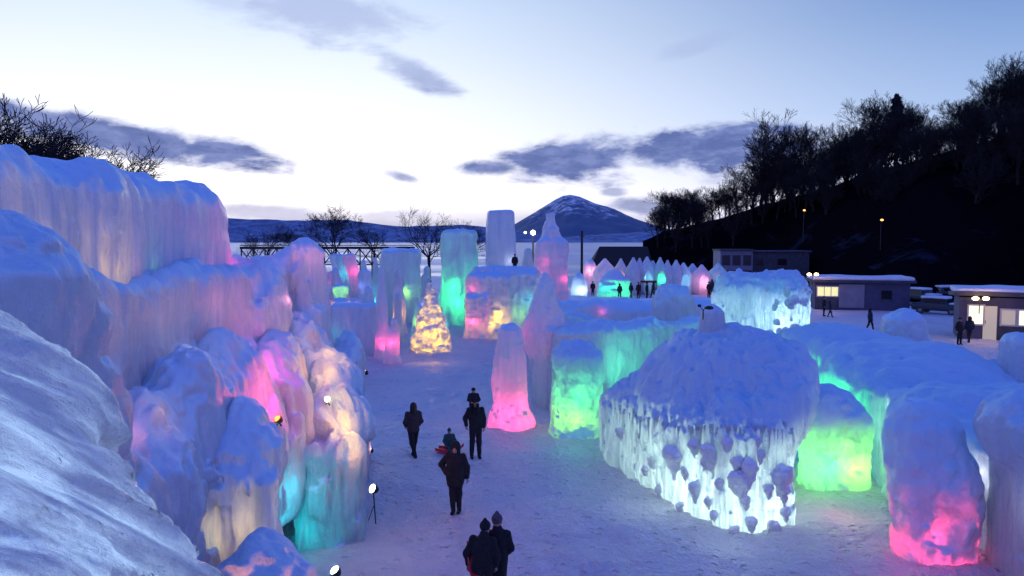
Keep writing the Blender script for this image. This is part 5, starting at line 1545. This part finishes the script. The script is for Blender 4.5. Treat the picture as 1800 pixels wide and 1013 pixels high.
# woman walking
person('walking person with long dark hair and brown jacket, leftmost on the walkway', foot(727, 805), R(200), 1.68, 'brown', 'black', 'longhair',
       pose=dict(kneeL=(-.07, -.10, .52), ankL=(-.03, -.16, .10), kneeR=(.06, .02, .5), ankR=(.0, .26, .13), elL=(-.24, .05, 1.16), wrL=(-.20, -.10, 1.0), elR=(.25, -.02, 1.15), wrR=(.22, -.12, 1.0)))
# man with child on his shoulders
fm = foot(836, 810)
person('tall man in black standing with a child riding on his shoulders', fm, R(10), 1.80, 'black', 'black', 'hat', 'black',
       pose=dict(elL=(-.29, .05, 1.18), wrL=(-.28, -.10, .98), elR=(.25, .04, 1.15), wrR=(.24, -.04, .90)))
person('small child in black sitting on the tall man\'s shoulders', (fm[0] - .06, fm[1] + .06, fm[2] + 1.04), R(10), 1.05, 'black', 'black', 'hat', 'black', res=.015, fat=1.15,
       pose=dict(kneeL=(-.17, -.30, .98), kneeR=(.17, -.30, .98), ankL=(-.17, -.32, .60), ankR=(.17, -.32, .60), hipL=(-.11, 0, .95), hipR=(.11, 0, .95),
                 elL=(-.26, -.12, 1.2), wrL=(-.16, -.26, 1.12), elR=(.26, -.12, 1.2), wrR=(.16, -.26, 1.12)))
# small child on sled
fc = foot(790, 800)


def sled(loc, rz, label, col, tilt=0.0):
    r_ = empty('sled', loc, rz, label, 'sled'); r_.rotation_euler = (tilt, 0, rz)
    m_ = bpy.data.materials.get('sled_plastic_red') or simple('sled_plastic_red', col, .35)
    b_ = MB()
    n_ = 9
    for i in range(n_):
        t = i / (n_ - 1); yy = -.42 + .84 * t; w_ = .2 - .05 * abs(2 * t - 1) ** 3; lift = .16 * max(0, (1 - t * 4)) ** 1.5
        for (xx, zz) in ((-w_, .13), (-w_ * .9, .03), (w_ * .9, .03), (w_, .13), (w_ * .86, .13), (w_ * .8, .05), (-w_ * .8, .05), (-w_ * .86, .13)):
            b_.v.append((xx, yy, zz + lift))
    for i in range(n_ - 1):
        for j in range(8): b_.f.append((i * 8 + j, i * 8 + (j + 1) % 8, (i + 1) * 8 + (j + 1) % 8, (i + 1) * 8 + j))
    b_.f.append(tuple(range(8))[::-1]); b_.f.append(tuple((n_ - 1) * 8 + j for j in range(8)))
    b_.build('shell', m_, r_)
    MB().tube((-.18, 0, .0), (-.18, .35, .0), .015, .015).tube((.18, 0, .0), (.18, .35, .0), .015, .015).build('runner', m_, r_)
    return r_


sled((fc[0], fc[1], fc[2] + .02), R(70), 'small red plastic sled under the seated toddler', (0.75, 0.03, 0.06))
person('toddler in a dark teal snowsuit and pointed hood sitting on a red sled', (fc[0], fc[1], fc[2] - .32), R(20), 1.05, 'teal', 'teal', 'pompom', 'teal', res=.015, fat=1.25,
       pose=dict(hipL=(-.10, 0, .80), hipR=(.10, 0, .80), kneeL=(-.14, -.34, .92), kneeR=(.14, -.34, .92), ankL=(-.14, -.52, .68), ankR=(.14, -.52, .68),
                 elL=(-.28, -.04, 1.16), wrL=(-.24, -.18, 1.0), elR=(.28, -.04, 1.16), wrR=(.24, -.18, 1.0)))
# person facing the camera, hand on hip
person('person in a black coat standing mid-walkway with one elbow out', foot(801, 903), R(-8), 1.72, 'black', 'black', 'hood', 'black',
       pose=dict(ankL=(-.06, .0, .09), ankR=(.07, .08, .09), kneeL=(-.08, -.02, .5), kneeR=(.08, .03, .5), elL=(-.36, .06, 1.19), wrL=(-.22, -.08, 1.02), elR=(.27, .04, 1.15), wrR=(.30, -.04, .90)), long_coat=.18, fat=1.1)
# couple at the bottom
person('person in long black coat and grey pompom hat at the bottom edge', foot(874, 1078), R(172), 1.66, 'black', 'black', 'pompom', 'grey', long_coat=.4, fat=0.95,
       pose=dict(elL=(-.25, -.02, 1.14), wrL=(-.20, -.18, 1.0), elR=(.25, -.02, 1.14), wrR=(.20, -.18, 1.0)))
f6 = foot(849, 1090)
person('person in a dark jacket at the bottom edge beside a red sled', f6, R(165), 1.62, 'black', 'black', 'pompom', 'black', fat=0.98, long_coat=.15,
       pose=dict(neck=(-.02, -.03, 1.49), head=(-.03, -.07, 1.61), elL=(-.27, .0, 1.14), wrL=(-.24, -.05, .92), elR=(.30, .02, 1.14), wrR=(.30, -.02, .90)))
s_ = sled(W(836, 978, f6[1] + .12), R(10), 'red plastic sled held upright beside the leg of the person at the bottom edge', (0.75, 0.03, 0.06), R(70))
s_.scale = (.75,) * 3

# distant people: two built figures, copied
far_a = person('distant person in dark clothes standing at the right of the green dome', G(1042, 520), 0, 1.7, 'black', 'black', 'hat', res=.035, group='distant visitors')
far_b = person('distant visitor in dark clothes walking away beside the green dome doorway', G(1089, 526), R(160), 1.72, 'navy', 'black', 'hood', res=.035, group='distant visitors',
               pose=dict(kneeL=(-.09, -.14, .52), ankL=(-.09, -.22, .10), kneeR=(.09, .06, .5), ankR=(.09, .26, .12)))
far_a['label'] = 'distant person in dark clothes standing left of the green dome'
for i, (px, py, src, rz, sc, lab) in enumerate([
        (1109, 524, far_b, 30, 1.0, 'distant visitor right beside the green dome, left one of a pair'), (1122, 525, far_a, 200, 1.08, 'distant tall visitor right of the green dome, right one of a pair'),
        (1137, 526, far_a, 100, 1.1, 'distant visitor under the small dark banner, left one'), (1148, 525, far_b, 280, 1.1, 'distant visitor under the small dark banner, right one'),
        (1246, 524, far_a, 20, 1.1, 'distant visitor in front of the rose-lit tent, nearer one'), (1251, 519, far_b, 200, 1.1, 'distant visitor in front of the rose-lit tent, taller one'),
        (1686, 606, far_a, 10, 1.0, 'visitor standing in the light outside the right hut, left one'), (1703, 603, far_b, 170, .98, 'visitor standing in the light outside the right hut, right one'),
        (1448, 556, far_a, 60, 1.0, 'visitor beside the yellow-windowed hut, left one'), (1459, 558, far_b, 60, .8, 'short visitor beside the yellow-windowed hut, right one'),
        (1529, 582, far_b, 90, .95, 'dark visitor half hidden behind the broad rampart')]):
    c = copy_tree(src); c.location = G(px, py); c.rotation_euler = (0, 0, R(rz)); c.scale = (sc,) * 3; c['label'] = lab; c['group'] = 'distant visitors'
# tiny person on top of the fort
c = copy_tree(far_a); p = W(905, 482, 53.5); c.location = (p[0], p[1], 4.2); c.scale = (.8,) * 3; c['label'] = 'tiny figure on the fort at the foot of the violet tower'; c['group'] = 'distant visitors'
# banner between the distant people
p = G(1141, 522); root = empty('banner_frame', (p[0], p[1] + .5, 0), 0, 'small dark reddish banner on two posts in front of the ice tents', 'banner')
MB().box((0, 0, 1.75), (.95, .03, .13)).build('banner', simple('banner_red', (.12, .02, .02), .8), root)
for s in (-1, 1): MB().tube((s * .9, 0, -.1), (s * .9, 0, 1.9), .04, .04).build('post', M['black'], root)

# ------------------------------------------------------------------ parked cars under snow
def make_car(loc, rz, label):
    r_ = empty('parked_car', loc, rz, label, 'car', 'snow-covered parked cars')
    cb = [('b', (0, 0, .62), (.85, 2.1, .32), .18), ('b', (0, .25, 1.1), (.72, 1.15, .32), .25, 0, 0, .12)]
    body('body', cb, .09, simple('car_paint_dark', (.03, .035, .06), .3), r_, k=.15)
    for (x, y) in ((-.72, -1.3), (.72, -1.3), (-.72, 1.3), (.72, 1.3)):
        w_ = MB().tube((x - .11, y, .33), (x + .11, y, .33), .33, .33, 16).build('wheel', M['black'], r_)
        MB().tube((x - .115, y, .33), (x + .115, y, .33), .18, .18, 12).build('rim', wall_pale, w_)
    MB().box((0, -.95, 1.12), (.6, .02, .2), 0, R(-35)).build('windscreen', dark_w, r_)
    for s in (-1, 1):
        MB().box((s * .735, .2, 1.13), (.02, .95, .17), 0, 0, R(-6) * s).build('side_window', dark_w, r_)
        MB().box((s * .6, -2.09, .68), (.16, .03, .08)).build('headlight', wall_pale, r_)
    body('snow_cover', [('b', (0, .25, 1.47), (.66, 1.1, .12), .1), ('b', (0, -1.5, .98), (.72, .55, .09), .08)], .08, M['snow'], r_, k=.1, disp=((.04, (2, 2, 2)),), seed=5)
    return r_


cp = [(1618, 548, 78, 20, 'parked car with a snowy roof between the two huts, nearest the left hut'), (1650, 562, 66, 40, 'parked car with snow on its bonnet just left of the right hut'),
      (1605, 530, 92, 80, 'parked car behind the others between the huts'), (1668, 540, 82, 95, 'parked car partly behind the right hut roof'), (1560, 522, 96, 85, 'parked car behind the roof of the left hut'), (1725, 505, 104, 90, 'parked car on the dim lot above the right hut')]
car = None
for (px, py, dep, rz, lab) in cp:
    x = W(px, py, dep)[0]
    if car is None: car = make_car((x, dep, 0), R(rz), lab)
    else:
        c = copy_tree(car); c.location = (x, dep, 0); c.rotation_euler = (0, 0, R(rz)); c['label'] = lab; c['group'] = 'snow-covered parked cars'
